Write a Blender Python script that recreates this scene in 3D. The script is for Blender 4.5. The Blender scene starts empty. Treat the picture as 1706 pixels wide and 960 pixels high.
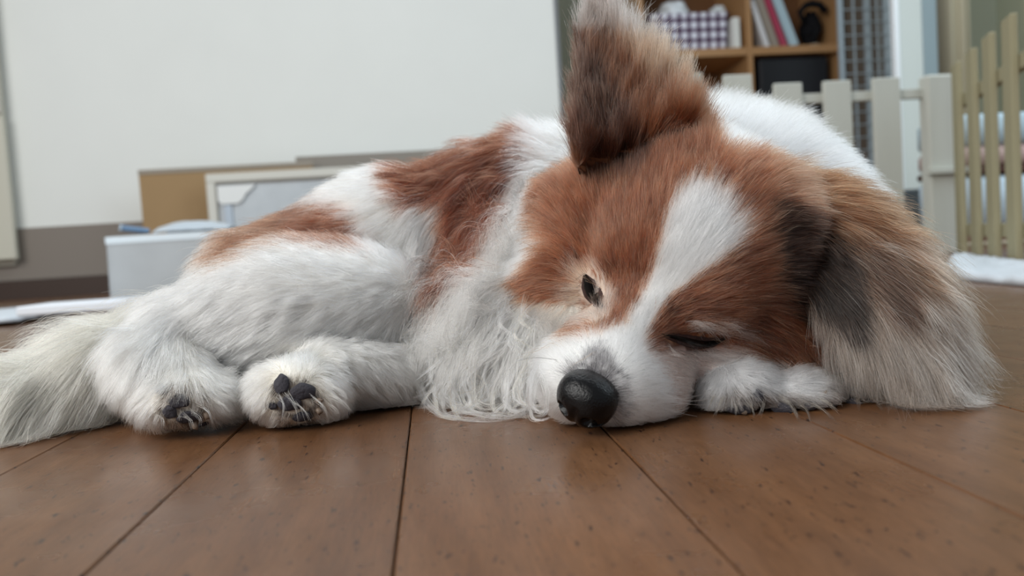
import bpy, bmesh, math, random
import numpy as np
from mathutils import Vector, Matrix, kdtree
random.seed(7); RNG = np.random.default_rng(11)
SC = bpy.context.scene
COL = SC.collection

# ------------------------------------------------------------------ camera
FPX, CX, CY = 1290.0, 853.0, 480.0
YAW, PITCH, ROLL, CAMH = 0.1018, 0.0559, 0.0640, 0.073
_F = np.array([math.sin(YAW)*math.cos(PITCH), math.cos(YAW)*math.cos(PITCH), -math.sin(PITCH)])
_R = np.array([math.cos(YAW), -math.sin(YAW), 0.0]); _U = np.cross(_R, _F)
CR = _R*math.cos(ROLL) - _U*math.sin(ROLL)
CU = _R*math.sin(ROLL) + _U*math.cos(ROLL)
CF = _F
CAM0 = np.array([0, 0, CAMH])
cd = bpy.data.cameras.new('camera'); cam = bpy.data.objects.new('camera', cd); COL.objects.link(cam)
m3 = Matrix(((CR[0], CU[0], -CF[0]), (CR[1], CU[1], -CF[1]), (CR[2], CU[2], -CF[2])))
cam.matrix_world = Matrix.Translation(CAM0.tolist()) @ m3.to_4x4()
cd.sensor_width = 36.0; cd.lens = 36.0*FPX/1706.0; cd.clip_start = 0.01; cd.clip_end = 50
cd.dof.use_dof = True; cd.dof.focus_distance = 0.325; cd.dof.aperture_fstop = 9.5
SC.camera = cam

# ------------------------------------------------------------------ world, lights, exposure
w = bpy.data.worlds.new('world'); SC.world = w; w.use_nodes = True
bg = w.node_tree.nodes['Background']; bg.inputs[0].default_value = (0.86, 0.93, 1.0, 1); bg.inputs[1].default_value = 0.36

def area(name, loc, target, sx, sy, energy, color):
    l = bpy.data.lights.new(name, 'AREA'); l.shape = 'RECTANGLE'; l.size = sx; l.size_y = sy
    l.energy = energy; l.color = color
    o = bpy.data.objects.new(name, l); COL.objects.link(o); o.location = loc
    o.rotation_euler = (Vector(target)-Vector(loc)).to_track_quat('-Z', 'Y').to_euler()
    return o
area('window_light_right', (1.9, 0.9, 1.5), (0.1, 0.5, 0.05), 1.2, 1.5, 24, (0.76, 0.90, 1.0))
area('fill_light_behind', (0.4, 1.35, 1.9), (0.1, 0.45, 0.0), 1.6, 1.0, 16, (0.92, 0.97, 1.0))  # added area light, overhead at the back, to brighten the dog's top
area('window_light_left', (-1.5, -0.5, 1.25), (-0.3, 1.2, 0.25), 1.6, 1.4, 53, (1.0, 0.985, 0.95))
SC.view_settings.view_transform = 'Standard'; SC.view_settings.look = 'None'
SC.view_settings.gamma = 1.0; SC.view_settings.exposure = 0.0; SC.view_settings.use_curve_mapping = False
SC.render.hair_type = 'STRIP'
try:
    SC.cycles_curves.shape = 'RIBBONS'
except Exception: pass
SC.cycles.max_bounces = 12; SC.cycles.diffuse_bounces = 9; SC.cycles.glossy_bounces = 3
SC.cycles.transmission_bounces = 9; SC.cycles.transparent_max_bounces = 8
SC.cycles.use_denoising = True

# ------------------------------------------------------------------ picture -> place helpers
def ray(px, py):
    return (px-CX)/FPX*CR - (py-CY)/FPX*CU + CF
def P(px, py, D):                      # point at depth D along the view
    return CAM0 + ray(px, py)*D
def PY(px, py, Y):                     # point on the plane y = Y
    d = ray(px, py); return CAM0 + d*(Y/d[1])
def PX(px, py, X):
    d = ray(px, py); return CAM0 + d*(X/d[0])
def PF(px, py, z=0.0):                 # point on the floor
    d = ray(px, py); return CAM0 + d*((z-CAMH)/d[2])
def proj(Q):                           # world -> pixels
    v = np.asarray(Q)-CAM0; D = v@CF
    return CX + FPX*(v@CR)/D, CY - FPX*(v@CU)/D, D

# ------------------------------------------------------------------ materials
def srgb(r, g, b):
    f = lambda c: (c/255/12.92) if c/255 <= 0.04045 else ((c/255+0.055)/1.055)**2.4
    return (f(r), f(g), f(b), 1.0)
MATS = {}
def mat(name, color, rough=0.6, spec=0.4, noise=0.0, nscale=30.0, bump=0.0, stretch=(1, 1, 1), metal=0.0, trans=0.0, alpha=1.0, sss=0.0, coat=0.0):
    if name in MATS: return MATS[name]
    m = bpy.data.materials.new(name); m.use_nodes = True; nt = m.node_tree; b = nt.nodes['Principled BSDF']
    b.inputs['Base Color'].default_value = color; b.inputs['Roughness'].default_value = rough
    b.inputs['Specular IOR Level'].default_value = spec; b.inputs['Metallic'].default_value = metal
    b.inputs['Transmission Weight'].default_value = trans; b.inputs['Alpha'].default_value = alpha
    b.inputs['Coat Weight'].default_value = coat
    if noise or bump:
        tc = nt.nodes.new('ShaderNodeTexCoord'); mp = nt.nodes.new('ShaderNodeMapping'); mp.inputs['Scale'].default_value = stretch
        nz = nt.nodes.new('ShaderNodeTexNoise'); nz.inputs['Scale'].default_value = nscale; nz.inputs['Detail'].default_value = 5
        nt.links.new(tc.outputs['Object'], mp.inputs[0]); nt.links.new(mp.outputs[0], nz.inputs['Vector'])
        if noise:
            mx = nt.nodes.new('ShaderNodeMix'); mx.data_type = 'RGBA'
            mx.inputs[6].default_value = tuple(c*(1-noise) for c in color[:3])+(1,)
            mx.inputs[7].default_value = tuple(min(1, c*(1+noise)) for c in color[:3])+(1,)
            nt.links.new(nz.outputs[0], mx.inputs[0]); nt.links.new(mx.outputs[2], b.inputs['Base Color'])
        if bump:
            bp = nt.nodes.new('ShaderNodeBump'); bp.inputs['Strength'].default_value = bump; bp.inputs['Distance'].default_value = 0.002
            nt.links.new(nz.outputs[0], bp.inputs['Height']); nt.links.new(bp.outputs[0], b.inputs['Normal'])
    MATS[name] = m; return m

# ------------------------------------------------------------------ mesh helpers
def mesh_obj(name, verts, faces, material=None, parent=None, smooth=False):
    me = bpy.data.meshes.new(name); me.from_pydata([tuple(map(float, v)) for v in verts], [], faces); me.update()
    o = bpy.data.objects.new(name, me); COL.objects.link(o)
    if material: me.materials.append(material)
    if parent is not None: o.parent = parent
    if smooth: me.polygons.foreach_set('use_smooth', [True]*len(me.polygons))
    return o
def bm_obj(name, bm, material, parent=None, smooth=False):
    me = bpy.data.meshes.new(name); bmesh.ops.recalc_face_normals(bm, faces=bm.faces); bm.to_mesh(me); bm.free()
    o = bpy.data.objects.new(name, me); COL.objects.link(o)
    if material: me.materials.append(material)
    if parent is not None: o.parent = parent
    if smooth: me.polygons.foreach_set('use_smooth', [True]*len(me.polygons))
    return o
def add_box(bm, lo, hi, bevel=0.0, M=None):
    lo = Vector(lo); hi = Vector(hi); c = (lo+hi)/2; s = hi-lo
    r = bmesh.ops.create_cube(bm, size=1.0); vs = r['verts']
    for v in vs: v.co = Vector((v.co.x*s.x, v.co.y*s.y, v.co.z*s.z))+c
    if bevel > 0:
        es = list({e for v in vs for e in v.link_edges})
        rb = bmesh.ops.bevel(bm, geom=es, offset=bevel, segments=1, affect='EDGES'); vs = list({v for f in rb['faces'] for v in f.verts} | {v for v in vs if v.is_valid})
    if M is not None:
        for v in vs: v.co = M @ v.co
    return vs
def box(name, lo, hi, material, parent=None, bevel=0.0, M=None):
    bm = bmesh.new(); add_box(bm, [min(a, b) for a, b in zip(lo, hi)], [max(a, b) for a, b in zip(lo, hi)], bevel, M)
    return bm_obj(name, bm, material, parent)
def empty(name, loc=(0, 0, 0)):
    o = bpy.data.objects.new(name, None); COL.objects.link(o); o.location = tuple(map(float, loc)); o.empty_display_size = 0.05
    return o
def tag(o, label=None, cat=None, group=None, kind=None):
    if label: o['label'] = label
    if cat: o['category'] = cat
    if group: o['group'] = group
    if kind: o['kind'] = kind
    return o
def tube(bm, pts, rad, seg=8, cap=True):
    pts = [Vector(tuple(map(float, p))) for p in pts]; rings = []
    rads = rad if hasattr(rad, '__len__') else [rad]*len(pts)
    t0 = (pts[1]-pts[0]).normalized(); n = t0.orthogonal().normalized()
    for i, p in enumerate(pts):
        t = (pts[min(i+1, len(pts)-1)]-pts[max(i-1, 0)]).normalized(); n = (n-t*n.dot(t)).normalized(); b = t.cross(n)
        rings.append([bm.verts.new(p+(n*math.cos(2*math.pi*k/seg)+b*math.sin(2*math.pi*k/seg))*rads[i]) for k in range(seg)])
    for a, b_ in zip(rings, rings[1:]):
        for k in range(seg): bm.faces.new((a[k], a[(k+1) % seg], b_[(k+1) % seg], b_[k]))
    if cap: bm.faces.new(rings[0][::-1]); bm.faces.new(rings[-1])

# ------------------------------------------------------------------ floor
PW = 0.073*1.0282; X00 = -0.18598*0.073
def wood_floor():
    m = bpy.data.materials.new('floor_wood'); m.use_nodes = True; nt = m.node_tree; b = nt.nodes['Principled BSDF']; L = nt.links.new; N = nt.nodes.new
    g = N('ShaderNodeNewGeometry'); oi = N('ShaderNodeObjectInfo')
    def nz(scale, st, det=4, rough=.6):
        mp = N('ShaderNodeMapping'); mp.inputs['Scale'].default_value = st; L(g.outputs['Position'], mp.inputs[0])
        ad = N('ShaderNodeVectorMath'); ad.operation = 'ADD'; L(mp.outputs[0], ad.inputs[0])
        cb = N('ShaderNodeCombineXYZ'); ml = N('ShaderNodeMath'); ml.operation = 'MULTIPLY'; ml.inputs[1].default_value = 31.0; L(oi.outputs['Random'], ml.inputs[0]); L(ml.outputs[0], cb.inputs[1]); L(cb.outputs[0], ad.inputs[1])
        n = N('ShaderNodeTexNoise'); n.inputs['Scale'].default_value = scale; n.inputs['Detail'].default_value = det; n.inputs['Roughness'].default_value = rough; L(ad.outputs[0], n.inputs['Vector']); return n.outputs[0]
    def ramp(src, p0, p1, c0=(0, 0, 0, 1), c1=(1, 1, 1, 1)):
        r = N('ShaderNodeValToRGB'); r.color_ramp.elements[0].position = p0; r.color_ramp.elements[1].position = p1
        r.color_ramp.elements[0].color = c0; r.color_ramp.elements[1].color = c1; L(src, r.inputs[0]); return r.outputs[0]
    def mixc(f, a, c, mode='MIX'):
        x = N('ShaderNodeMix'); x.data_type = 'RGBA'; x.blend_type = mode
        for s, v in ((0, f), (6, a), (7, c)):
            if isinstance(v, (float, int, tuple)): x.inputs[s].default_value = v
            else: L(v, x.inputs[s])
        return x.outputs[2]
    base = ramp(nz(10, (9, 1.2, 1)), .25, .75, srgb(94, 63, 40), srgb(116, 81, 54))
    fine = ramp(nz(220, (5, .35, 1), 3), .35, .7, (.80, .80, .80, 1), (1.08, 1.08, 1.08, 1))
    c = mixc(1.0, base, fine, 'MULTIPLY')
    tint = ramp(oi.outputs['Random'], 0, 1, (.90, .88, .86, 1), (1.06, 1.05, 1.04, 1)); c = mixc(1.0, c, tint, 'MULTIPLY')
    sp = ramp(nz(170, (2.6, .8, 1), 2, .7), .635, .675); c = mixc(sp, c, srgb(44, 28, 22))
    sp2 = ramp(nz(420, (2.2, .5, 1), 2, .7), .66, .73); c = mixc(sp2, c, srgb(64, 40, 30))
    L(c, b.inputs['Base Color'])
    rr = ramp(nz(18, (1, 1, 1)), .3, .7, (.23, .23, .23, 1), (.36, .36, .36, 1)); L(rr, b.inputs['Roughness']); b.inputs['Specular IOR Level'].default_value = .36
    bp = N('ShaderNodeBump'); bp.inputs['Strength'].default_value = .12; bp.inputs['Distance'].default_value = .0005; L(nz(260, (5, .5, 1), 3), bp.inputs['Height']); L(bp.outputs[0], b.inputs['Normal'])
    return m
FW = wood_floor()
floor = box('floor', (-2.6, -.6, -.03), (2.3, 4.0, -.0030), mat('joint_dark', srgb(42, 28, 22), .8)); tag(floor, kind='structure')
pm = {}
def plank(k, y0, y1):
    L_ = round(y1-y0, 3)
    if L_ not in pm:
        bm = bmesh.new(); add_box(bm, (.00028, 0, -.003), (PW-.00028, L_-.0006, 0), .0005); me = bpy.data.meshes.new('floor_plank'); bm.to_mesh(me); bm.free(); me.materials.append(FW); pm[L_] = me
    o = bpy.data.objects.new('floor_plank', pm[L_]); COL.objects.link(o); o.parent = floor; o.location = (X00+PW*k, y0, 0)
for k in range(-34, 30):
    c = [.95, 1.55, 2.15][k % 3]
    for y0, y1 in ((-.6, c), (c, c+1.82), (c+1.82, 4.0)):
        if y1-y0 > .01: plank(k, y0, y1)

# ------------------------------------------------------------------ walls
YW = PF(80, 496)[1]
white_wall = mat('white_wall', srgb(228, 231, 228), .75, .2, noise=.03, nscale=6, bump=.05)
xe = PY(931, 150, YW)[0]
wl = box('wall_left', (-2.6, YW, 0), (xe, YW+.10, 2.4), white_wall); tag(wl, kind='structure')
gz_ = PY(80, 378, YW)[2]; dz_ = PY(80, 464, YW)[2]
tag(box('baseboard_left', (-2.6, YW-.006, dz_), (xe, YW, gz_), mat('grey_vinyl', srgb(128, 120, 112), .6)), kind='structure')
tag(box('trim_1', (-2.6, YW-.02, 0), (xe, YW-.0005, dz_-.001), mat('dark_trim', srgb(58, 42, 34), .5)), kind='structure')
YB = 3.35
olive = mat('olive_wall', srgb(212, 218, 200), .8, .2, noise=.04, nscale=5)
xr = PY(1665, 200, YB)[0]
tag(box('wall_back', (-2.6, YB, 0), (xr+.1, YB+.1, 2.4), olive), kind='structure')
tag(box('wall_right', (xr, .5, 0), (xr+.1, YB, 2.4), mat('olive_wall_side', srgb(216, 220, 196), .8, .2, noise=.04, nscale=5)), kind='structure')
tag(box('trim_2', (xe, YW-.004, 0), (xe+.012, YW+.104, 2.4), mat('grey_edge', srgb(120, 124, 128), .5)), kind='structure')

# ------------------------------------------------------------------ cabinet at the far left
cabw = mat('cabinet_cream', srgb(196, 194, 180), .45, .4)
Yc = YW-.055
a0 = PY(27, 432, Yc); a1 = PY(14, 190, Yc)
cab = empty('cabinet', (a0[0]-.3, Yc+.15, 0)); tag(cab, 'cream wall cabinet at the left edge of the photo, raised above the floor', 'cabinet')
bpy.context.view_layer.update()
def kid(o, par): o.parent = par; o.matrix_parent_inverse = par.matrix_world.inverted(); return o
kid(box('carcass', (a0[0]-.6, Yc+.02, a0[2]-.004), (a0[0]-.012, YW-.008, 1.5), cabw, None, .003), cab)
kid(box('door', (a0[0]-.6, Yc, a0[2]), (a0[0], Yc+.018, a1[2]-.002), cabw, None, .003), cab)
dk = mat('cabinet_upper', srgb(190, 186, 176), .45, .4)
kid(box('door', (a0[0]-.6, Yc, a1[2]+.003), (a0[0]-.004, Yc+.018, 1.5), dk, None, .003), cab)
kid(box('base_rail', (a0[0]-.55, Yc+.03, a0[2]-.018), (a0[0]-.02, YW-.008, a0[2]-.0045), mat('cream_shadow', srgb(170, 166, 154), .5), None, .002), cab)
for dx in (-.54, -.20): kid(box('leg', (a0[0]+dx-.02, YW-.05, 0), (a0[0]+dx+.02, YW-.022, a0[2]-.0185), mat('grey_metal', srgb(110, 108, 104), .5), None, .002), cab)

# ------------------------------------------------------------------ boards leaning on the wall
def lean_panel(px0, py0, px1, py1, Y, ang=0.0):
    """corner frame of an upright board: origin at lower left on the floor, x along, z up"""
    p0 = PY(px0, py0, Y); p1 = PY(px1, py1, Y); return p0, p1
card = mat('cardboard', srgb(160, 134, 100), .85, .1, noise=.06, nscale=14)
Yk = YW-.10
p0 = PY(240, 392, Yk); p1 = PY(230, 284, Yk); p2 = PY(520, 262, Yk)
cb = empty('cardboard_sheet', (p0[0]+.2, Yk, 0)); tag(cb, 'brown cardboard sheet leaning on the white wall, left of the white-framed panel', 'cardboard'); bpy.context.view_layer.update()
kid(box('sheet', (p1[0], Yk, 0.0), (p2[0], Yk+.006, p1[2]-.014), card, None, .001), cb)
kid(box('edge_tape', (p1[0]-.001, Yk-.002, p1[2]-.014), (p2[0], Yk+.008, p1[2]+.001), mat('kraft_grey', srgb(150, 142, 130), .7), None, .001), cb)
Yf = YW-.16
f0 = PY(346, 290, Yf); f1 = PY(352, 470, Yf)
XL, ZT = PY(349, 380, Yf)[0], f0[2]
fr = empty('framed_panel', (XL+.35, Yf, 0)); tag(fr, 'white-framed panel with grey wrapped face, leaning on the wall behind the dog', 'panel'); bpy.context.view_layer.update()
fm = mat('frame_white', srgb(206, 206, 198), .5); W_ = .74; th = .018; fwid = (361-347)/FPX*Yf
kid(box('frame_stile', (XL, Yf, .006), (XL+fwid, Yf+th, ZT-fwid-.0003), fm, None, .002), fr)
kid(box('frame_stile', (XL+W_-fwid, Yf, .006), (XL+W_, Yf+th, ZT-fwid-.0003), fm, None, .002), fr)
kid(box('frame_rail', (XL, Yf, ZT-fwid), (XL+W_, Yf+th, ZT), fm, None, .002), fr)
kid(box('frame_rail', (XL+fwid+.0003, Yf, 0), (XL+W_-fwid-.0003, Yf+th, fwid), fm, None, .002), fr)
kid(box('inner_bead', (XL+fwid, Yf+.004, ZT-fwid-.007), (XL+W_-fwid, Yf+.008, ZT-fwid-.0003), mat('bead_dark', srgb(120, 116, 108), .5), None), fr)
kid(box('inner_bead', (XL+fwid+.0003, Yf+.004, fwid), (XL+fwid+.004, Yf+.008, ZT-fwid-.008), mat('bead_dark', srgb(120, 116, 108), .5), None), fr)
kid(box('wrapped_face', (XL+fwid+.001, Yf+.009, fwid), (XL+W_-fwid, Yf+.014, ZT-fwid), mat('wrap_grey', srgb(182, 190, 196), .35, .5, noise=.10, nscale=22, bump=.5)), fr)
# white corner protector: a plate with a rounded lower edge
s = Yf/FPX; cx0 = XL+fwid+.006; cz = ZT-fwid-.012
prof = [(0, 0), (60*s, 0), (52*s, -8*s), (44*s, -14*s), (38*s, -24*s), (30*s, -29*s), (6*s, -29*s), (0, -24*s)]
bm = bmesh.new(); va = [bm.verts.new((cx0+x, Yf-.002, cz+z)) for x, z in prof]; vb = [bm.verts.new((cx0+x, Yf+.008, cz+z)) for x, z in prof]
bm.faces.new(va); bm.faces.new(vb[::-1])
for i in range(len(prof)): j = (i+1) % len(prof); bm.faces.new((va[i], vb[i], vb[j], va[j]))
kid(bm_obj('corner_protector', bm, mat('plastic_white', srgb(222, 226, 226), .35)), fr)
kid(box('clear_strip', (cx0+8*s, Yf+.002, fwid+.01), (cx0+20*s, Yf+.0085, cz-30*s), mat('strip_blue', srgb(176, 190, 204), .3), None, .001), fr)
Yb2 = YW-.05
q0 = PY(492, 262, Yb2); q1 = PY(745, 250, Yb2)
tag(box('grey_board', (q0[0], Yb2, 0), (q1[0]+.3, Yb2+.01, (q0[2]+q1[2])/2+.002), mat('board_grey', srgb(140, 134, 126), .7), None, .001), 'thin grey-brown board standing behind the framed panel, its top edge showing', 'board')

# ------------------------------------------------------------------ translucent bin and pen
plastic = mat('bin_plastic', srgb(192, 198, 202), .4, .5, trans=.3, noise=.10, nscale=14, bump=.5)
Yn = PF(190, 512)[1]
b0 = PY(168, 500, Yn); b1 = PY(173, 397, Yn); b2 = PY(352, 380, Yn)
ZB = PY(260, 392, Yn)[2]; dep = .16
bn = empty('storage_bin', ((b0[0]+b2[0])/2, Yn+.08, 0)); tag(bn, 'pale translucent plastic storage bin in front of the cardboard sheet', 'storage bin'); bpy.context.view_layer.update()
bm = bmesh.new()
x0, x1 = b1[0], b2[0]+.03
def ringv(x0, x1, y0, y1, z, r=.012, n=4):
    out = []
    for cx, cy, a in ((x1-r, y1-r, 0), (x0+r, y1-r, 90), (x0+r, y0+r, 180), (x1-r, y0+r, 270)):
        for i in range(n+1):
            t = math.radians(a+90*i/n); out.append(bm.verts.new((cx+r*math.cos(t), cy+r*math.sin(t), z)))
    return out
rs = [ringv(x0-.002, x1+.002, Yn-.002, Yn+dep+.002, .001), ringv(x0+.0, x1, Yn, Yn+dep, ZB), ringv(x0+.003, x1-.003, Yn+.003, Yn+dep-.003, ZB), ringv(x0+.011, x1-.011, Yn+.011, Yn+dep-.011, .004)]
for a, b_ in zip(rs, rs[1:]):
    for i in range(len(a)): j = (i+1) % len(a); bm.faces.new((a[i], a[j], b_[j], b_[i]))
bm.faces.new(rs[0][::-1]); bm.faces.new(rs[-1])
kid(bm_obj('tub', bm, plastic, None, False), bn)
bm = bmesh.new(); rimz = ZB-.012
pr = [ringv(x0-.002, x1+.002, Yn-.002, Yn+dep+.002, rimz, .014), ringv(x0-.002, x1+.002, Yn-.002, Yn+dep+.002, ZB+.002, .014), ringv(x0+.001, x1-.001, Yn+.001, Yn+dep-.001, ZB+.002, .014), ringv(x0+.001, x1-.001, Yn+.001, Yn+dep-.001, rimz, .014)]
for a, b_ in zip(pr, pr[1:]+pr[:1]):
    for i in range(len(a)): j = (i+1) % len(a); bm.faces.new((a[i], a[j], b_[j], b_[i]))
kid(bm_obj('rim', bm, mat('bin_rim', srgb(214, 226, 234), .3, .5)), bn)
# crumpled film heaped on the bin's right half
def blanket(name, x0, x1, y0, y1, zf, material, amp=.008, nx=26, ny=18, thick=.004, seed=0):
    from mathutils import noise as mn
    V = []; 
    for j in range(ny):
        for i in range(nx):
            u, v = i/(nx-1), j/(ny-1); x = x0+(x1-x0)*u; y = y0+(y1-y0)*v
            z = zf(u, v)+amp*(mn.noise(Vector((x*28, y*28, seed)))+.5*abs(mn.noise(Vector((x*70, y*70, seed+4))))); V.append((x, y, z))
    n1 = len(V); V += [(x, y, max(z-thick, 0.0005)) for x, y, z in V]; Fc = []
    for j in range(ny-1):
        for i in range(nx-1):
            a = j*nx+i; Fc.append((a, a+1, a+nx+1, a+nx)); Fc.append((a+n1, a+nx+n1, a+nx+1+n1, a+1+n1))
    rim = [i for i in range(nx)]+[j*nx+nx-1 for j in range(1, ny)]+[(ny-1)*nx+i for i in range(nx-2, -1, -1)]+[j*nx for j in range(ny-2, 0, -1)]
    for a, b_ in zip(rim, rim[1:]+rim[:1]): Fc.append((b_, a, a+n1, b_+n1))
    return mesh_obj(name, V, Fc, material, None, True)
film = mat('film', srgb(200, 212, 222), .3, .5, trans=.2, noise=.05, nscale=30)
o = blanket('plastic_film', (x0+x1)/2-.03, x1, Yn+.012, Yn+.12, lambda u, v: ZB+.006+.022*math.sin(math.pi*min(1, u*.75+.15))*math.sin(math.pi*(v*.9+.05)), film, amp=.003)
tag(o, 'crumpled clear plastic film heaped on the storage bin', 'plastic film')
pa = PY(206, 385, Yn+.01); pb = PY(243, 397, Yn+.01); zt = ZB+.008
bm = bmesh.new(); tube(bm, [(pa[0], Yn+.004, zt+.010), (pb[0], Yn+.03, zt+.002)], .0058, 10)
pen = bm_obj('marker_pen', bm, mat('pen_blue', srgb(110, 140, 172), .35)); tag(pen, 'short blue-grey marker pen lying on the rim of the storage bin', 'pen')
bm = bmesh.new(); tube(bm, [(pa[0]-.004, Yn+.002, zt+.0112), (pa[0]-.001, Yn+.0035, zt+.0103)], .0066, 10); bm_obj('cap', bm, mat('pen_cap', srgb(176, 196, 214), .35), pen)

# ------------------------------------------------------------------ sheets on the floor
sheet = mat('sheet_white', srgb(206, 214, 222), .55, .3, noise=.04, nscale=18)
c0 = PF(0, 545); c1 = PF(0, 508); c2 = PF(215, 510)
o = blanket('plastic_sheet', c0[0]-.6, c2[0]-.02, c0[1], Yn-.02, lambda u, v: .012, sheet, amp=.004, thick=.006); tag(o, 'white plastic sheet lying on the floor at the far left, beyond the tail', 'plastic sheet')
d0 = PF(25, 512, .03); o = box('paper_pad', (d0[0], d0[1], .0165), (d0[0]+.22, d0[1]+.10, .030), mat('paper_white', srgb(224, 230, 238), .5), None, .002); tag(o, 'small flat white packet on top of the white plastic sheet', 'packet')
A = P(1596, 380, 1.47); B = P(1716, 380, 1.06); A[2] = B[2] = 0
qa, qb = PF(1572, 466), PF(1790, 486); qc = B+np.array([-.045, -.05, 0]); qd = A+np.array([-.05, -.06, 0])
o = blanket('pet_pad', 0, 1, 0, 1, lambda u, v: 0, sheet, thick=.008)
from mathutils import noise as _mn
for i_, v_ in enumerate(o.data.vertices):
    u, v = v_.co.x, v_.co.y; q_ = (qa*(1-u)+qb*u)*(1-v)+(qd*(1-u)+qc*u)*v; top = i_ < len(o.data.vertices)//2
    z_ = .008+.010*math.sin(math.pi*min(1, v*1.2+.08))*(.6+.4*math.sin(u*9))+.005*_mn.noise(Vector((u*9, v*14, 3)))
    v_.co = (q_[0], q_[1], z_ if top else .0006)
tag(o, 'folded white pet pad on the floor at the right, before the side fence', 'pet pad')

# ------------------------------------------------------------------ picket fence
pine = mat('fence_pine', srgb(186, 188, 180), .7, .25, noise=.07, nscale=9, stretch=(6, 6, .6))
pine2 = mat('fence_pine_backlit', srgb(156, 150, 122), .7, .25, noise=.07, nscale=9, stretch=(6, 6, .6))  # duller olive copy of the pine, stands in for the backlit side
YF = PF(1570, 424)[1]
zt_ = PY(1565, 124, YF)[2]
fn = empty('picket_fence', (PY(1400, 400, YF)[0], YF, 0)); tag(fn, 'low pale wooden picket fence standing across the room behind the dog', 'fence'); bpy.context.view_layer.update()
wk = 50/FPX*YF
for i, cxp in enumerate([1150, 1233, 1316, 1398, 1480]):
    c = PY(cxp, 200, YF)[0]; kid(box('picket', (c-wk/2, YF, .004), (c+wk/2, YF+.010, PY(cxp, [122, 124, 138, 134, 129][i], YF)[2]), pine, None, .0015), fn)
cp_ = PY(1567, 200, YF)[0]
kid(box('post', (cp_-wk/2, YF-.004, 0), (cp_+wk/2, YF+.026, zt_), pine, None, .004), fn)
for (ya, yb) in ((150, 166), (384, 401)):
    za = PY(1440, ya, YF)[2]; zb = PY(1440, yb, YF)[2]; kid(box('rail', (PY(1100, 150, YF)[0], YF+.0102, zb), (cp_+wk/2-.002, YF+.0255, za), pine, None, .001), fn)
sf = empty('picket_fence', (PY(1640, 400, 1.3)[0], 1.3, 0)); tag(sf, 'taller-looking side picket fence at the right edge, running toward the camera', 'fence'); bpy.context.view_layer.update()
A = P(1596, 380, 1.47); B = P(1716, 380, 1.06); A[2] = B[2] = 0; dv = (B-A); Lf = np.linalg.norm(dv); dv /= Lf; nv_ = np.array([-dv[1], dv[0], 0])
angf = math.atan2(dv[1], dv[0])
def along(t, off=0): return A+dv*t+nv_*off
MF = lambda t, off: Matrix.Translation(tuple(along(t, off))) @ Matrix.Rotation(angf, 4, 'Z')
sgn = 1 if (nv_@(A-CAM0)) > 0 else -1
npk = 9; gap = Lf/3.9
for i in range(npk):
    kid(box('picket', (-.023, -.005, .004), (.023, .005, zt_+.004), pine2, None, .0015, MF(.03+i*gap, 0)), sf)
for z in (.035, zt_-.075): kid(box('rail', (0, .0055, z), (gap*(npk-.6), .017, z+.022), pine2, None, .001, MF(0, 0) @ Matrix.Scale(sgn, 4, (0, 1, 0))), sf)
k0 = PY(1552, 286, YF-.02); k1 = P(1628, 286, 1.36)
kid(box('latch_bar', (k0[0], YF-.016, k0[2]-.005), (k0[0]+.085, YF-.0045, k0[2]+.006), pine, None, .001), fn)

# ------------------------------------------------------------------ bookcase and what stands on it
YS = 2.75
shm = mat('shelf_wood', srgb(172, 132, 90), .5, .35, noise=.12, nscale=7, stretch=(1, 1, 1)); shi = mat('shelf_inner', srgb(120, 84, 54), .7)
def z_at(px, py, Y=YS): return PY(px, py, Y)[2]
def x_at(px, py, Y=YS): return PY(px, py, Y)[0]
dp = .30; xs0 = x_at(1075, 80); xm = x_at(1249, 60); xs1 = x_at(1402, 60); ts = .019
zs = z_at(1300, 76); cw = xm-xs0
bk = empty('bookcase', ((xs0+xs1)/2, YS+dp/2, 0)); tag(bk, 'open orange-brown wooden bookcase against the back wall', 'bookcase'); bpy.context.view_layer.update()
tsh = 15/FPX*YS*.9
for x in (xs0-ts/2, xm, xs1): kid(box('side_panel' if x != xm else 'divider', (x-ts/2, YS, 0), (x+ts/2, YS+dp, 1.35), shm, None, .001), bk)
for z, in ((.02,), (.36,), (zs,), (zs+.38,)):
    for xa, xb in ((xs0, xm), (xm, xs1)): kid(box('shelf_board', (xa+ts/2+.0005, YS+.002, z-tsh), (xb-ts/2-.0005, YS+dp-.008, z), shm, None, .001), bk)
kid(box('back_panel', (xs0-ts, YS+dp-.0075, 0), (xs1+ts/2, YS+dp, 1.35), shi), bk)
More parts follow.
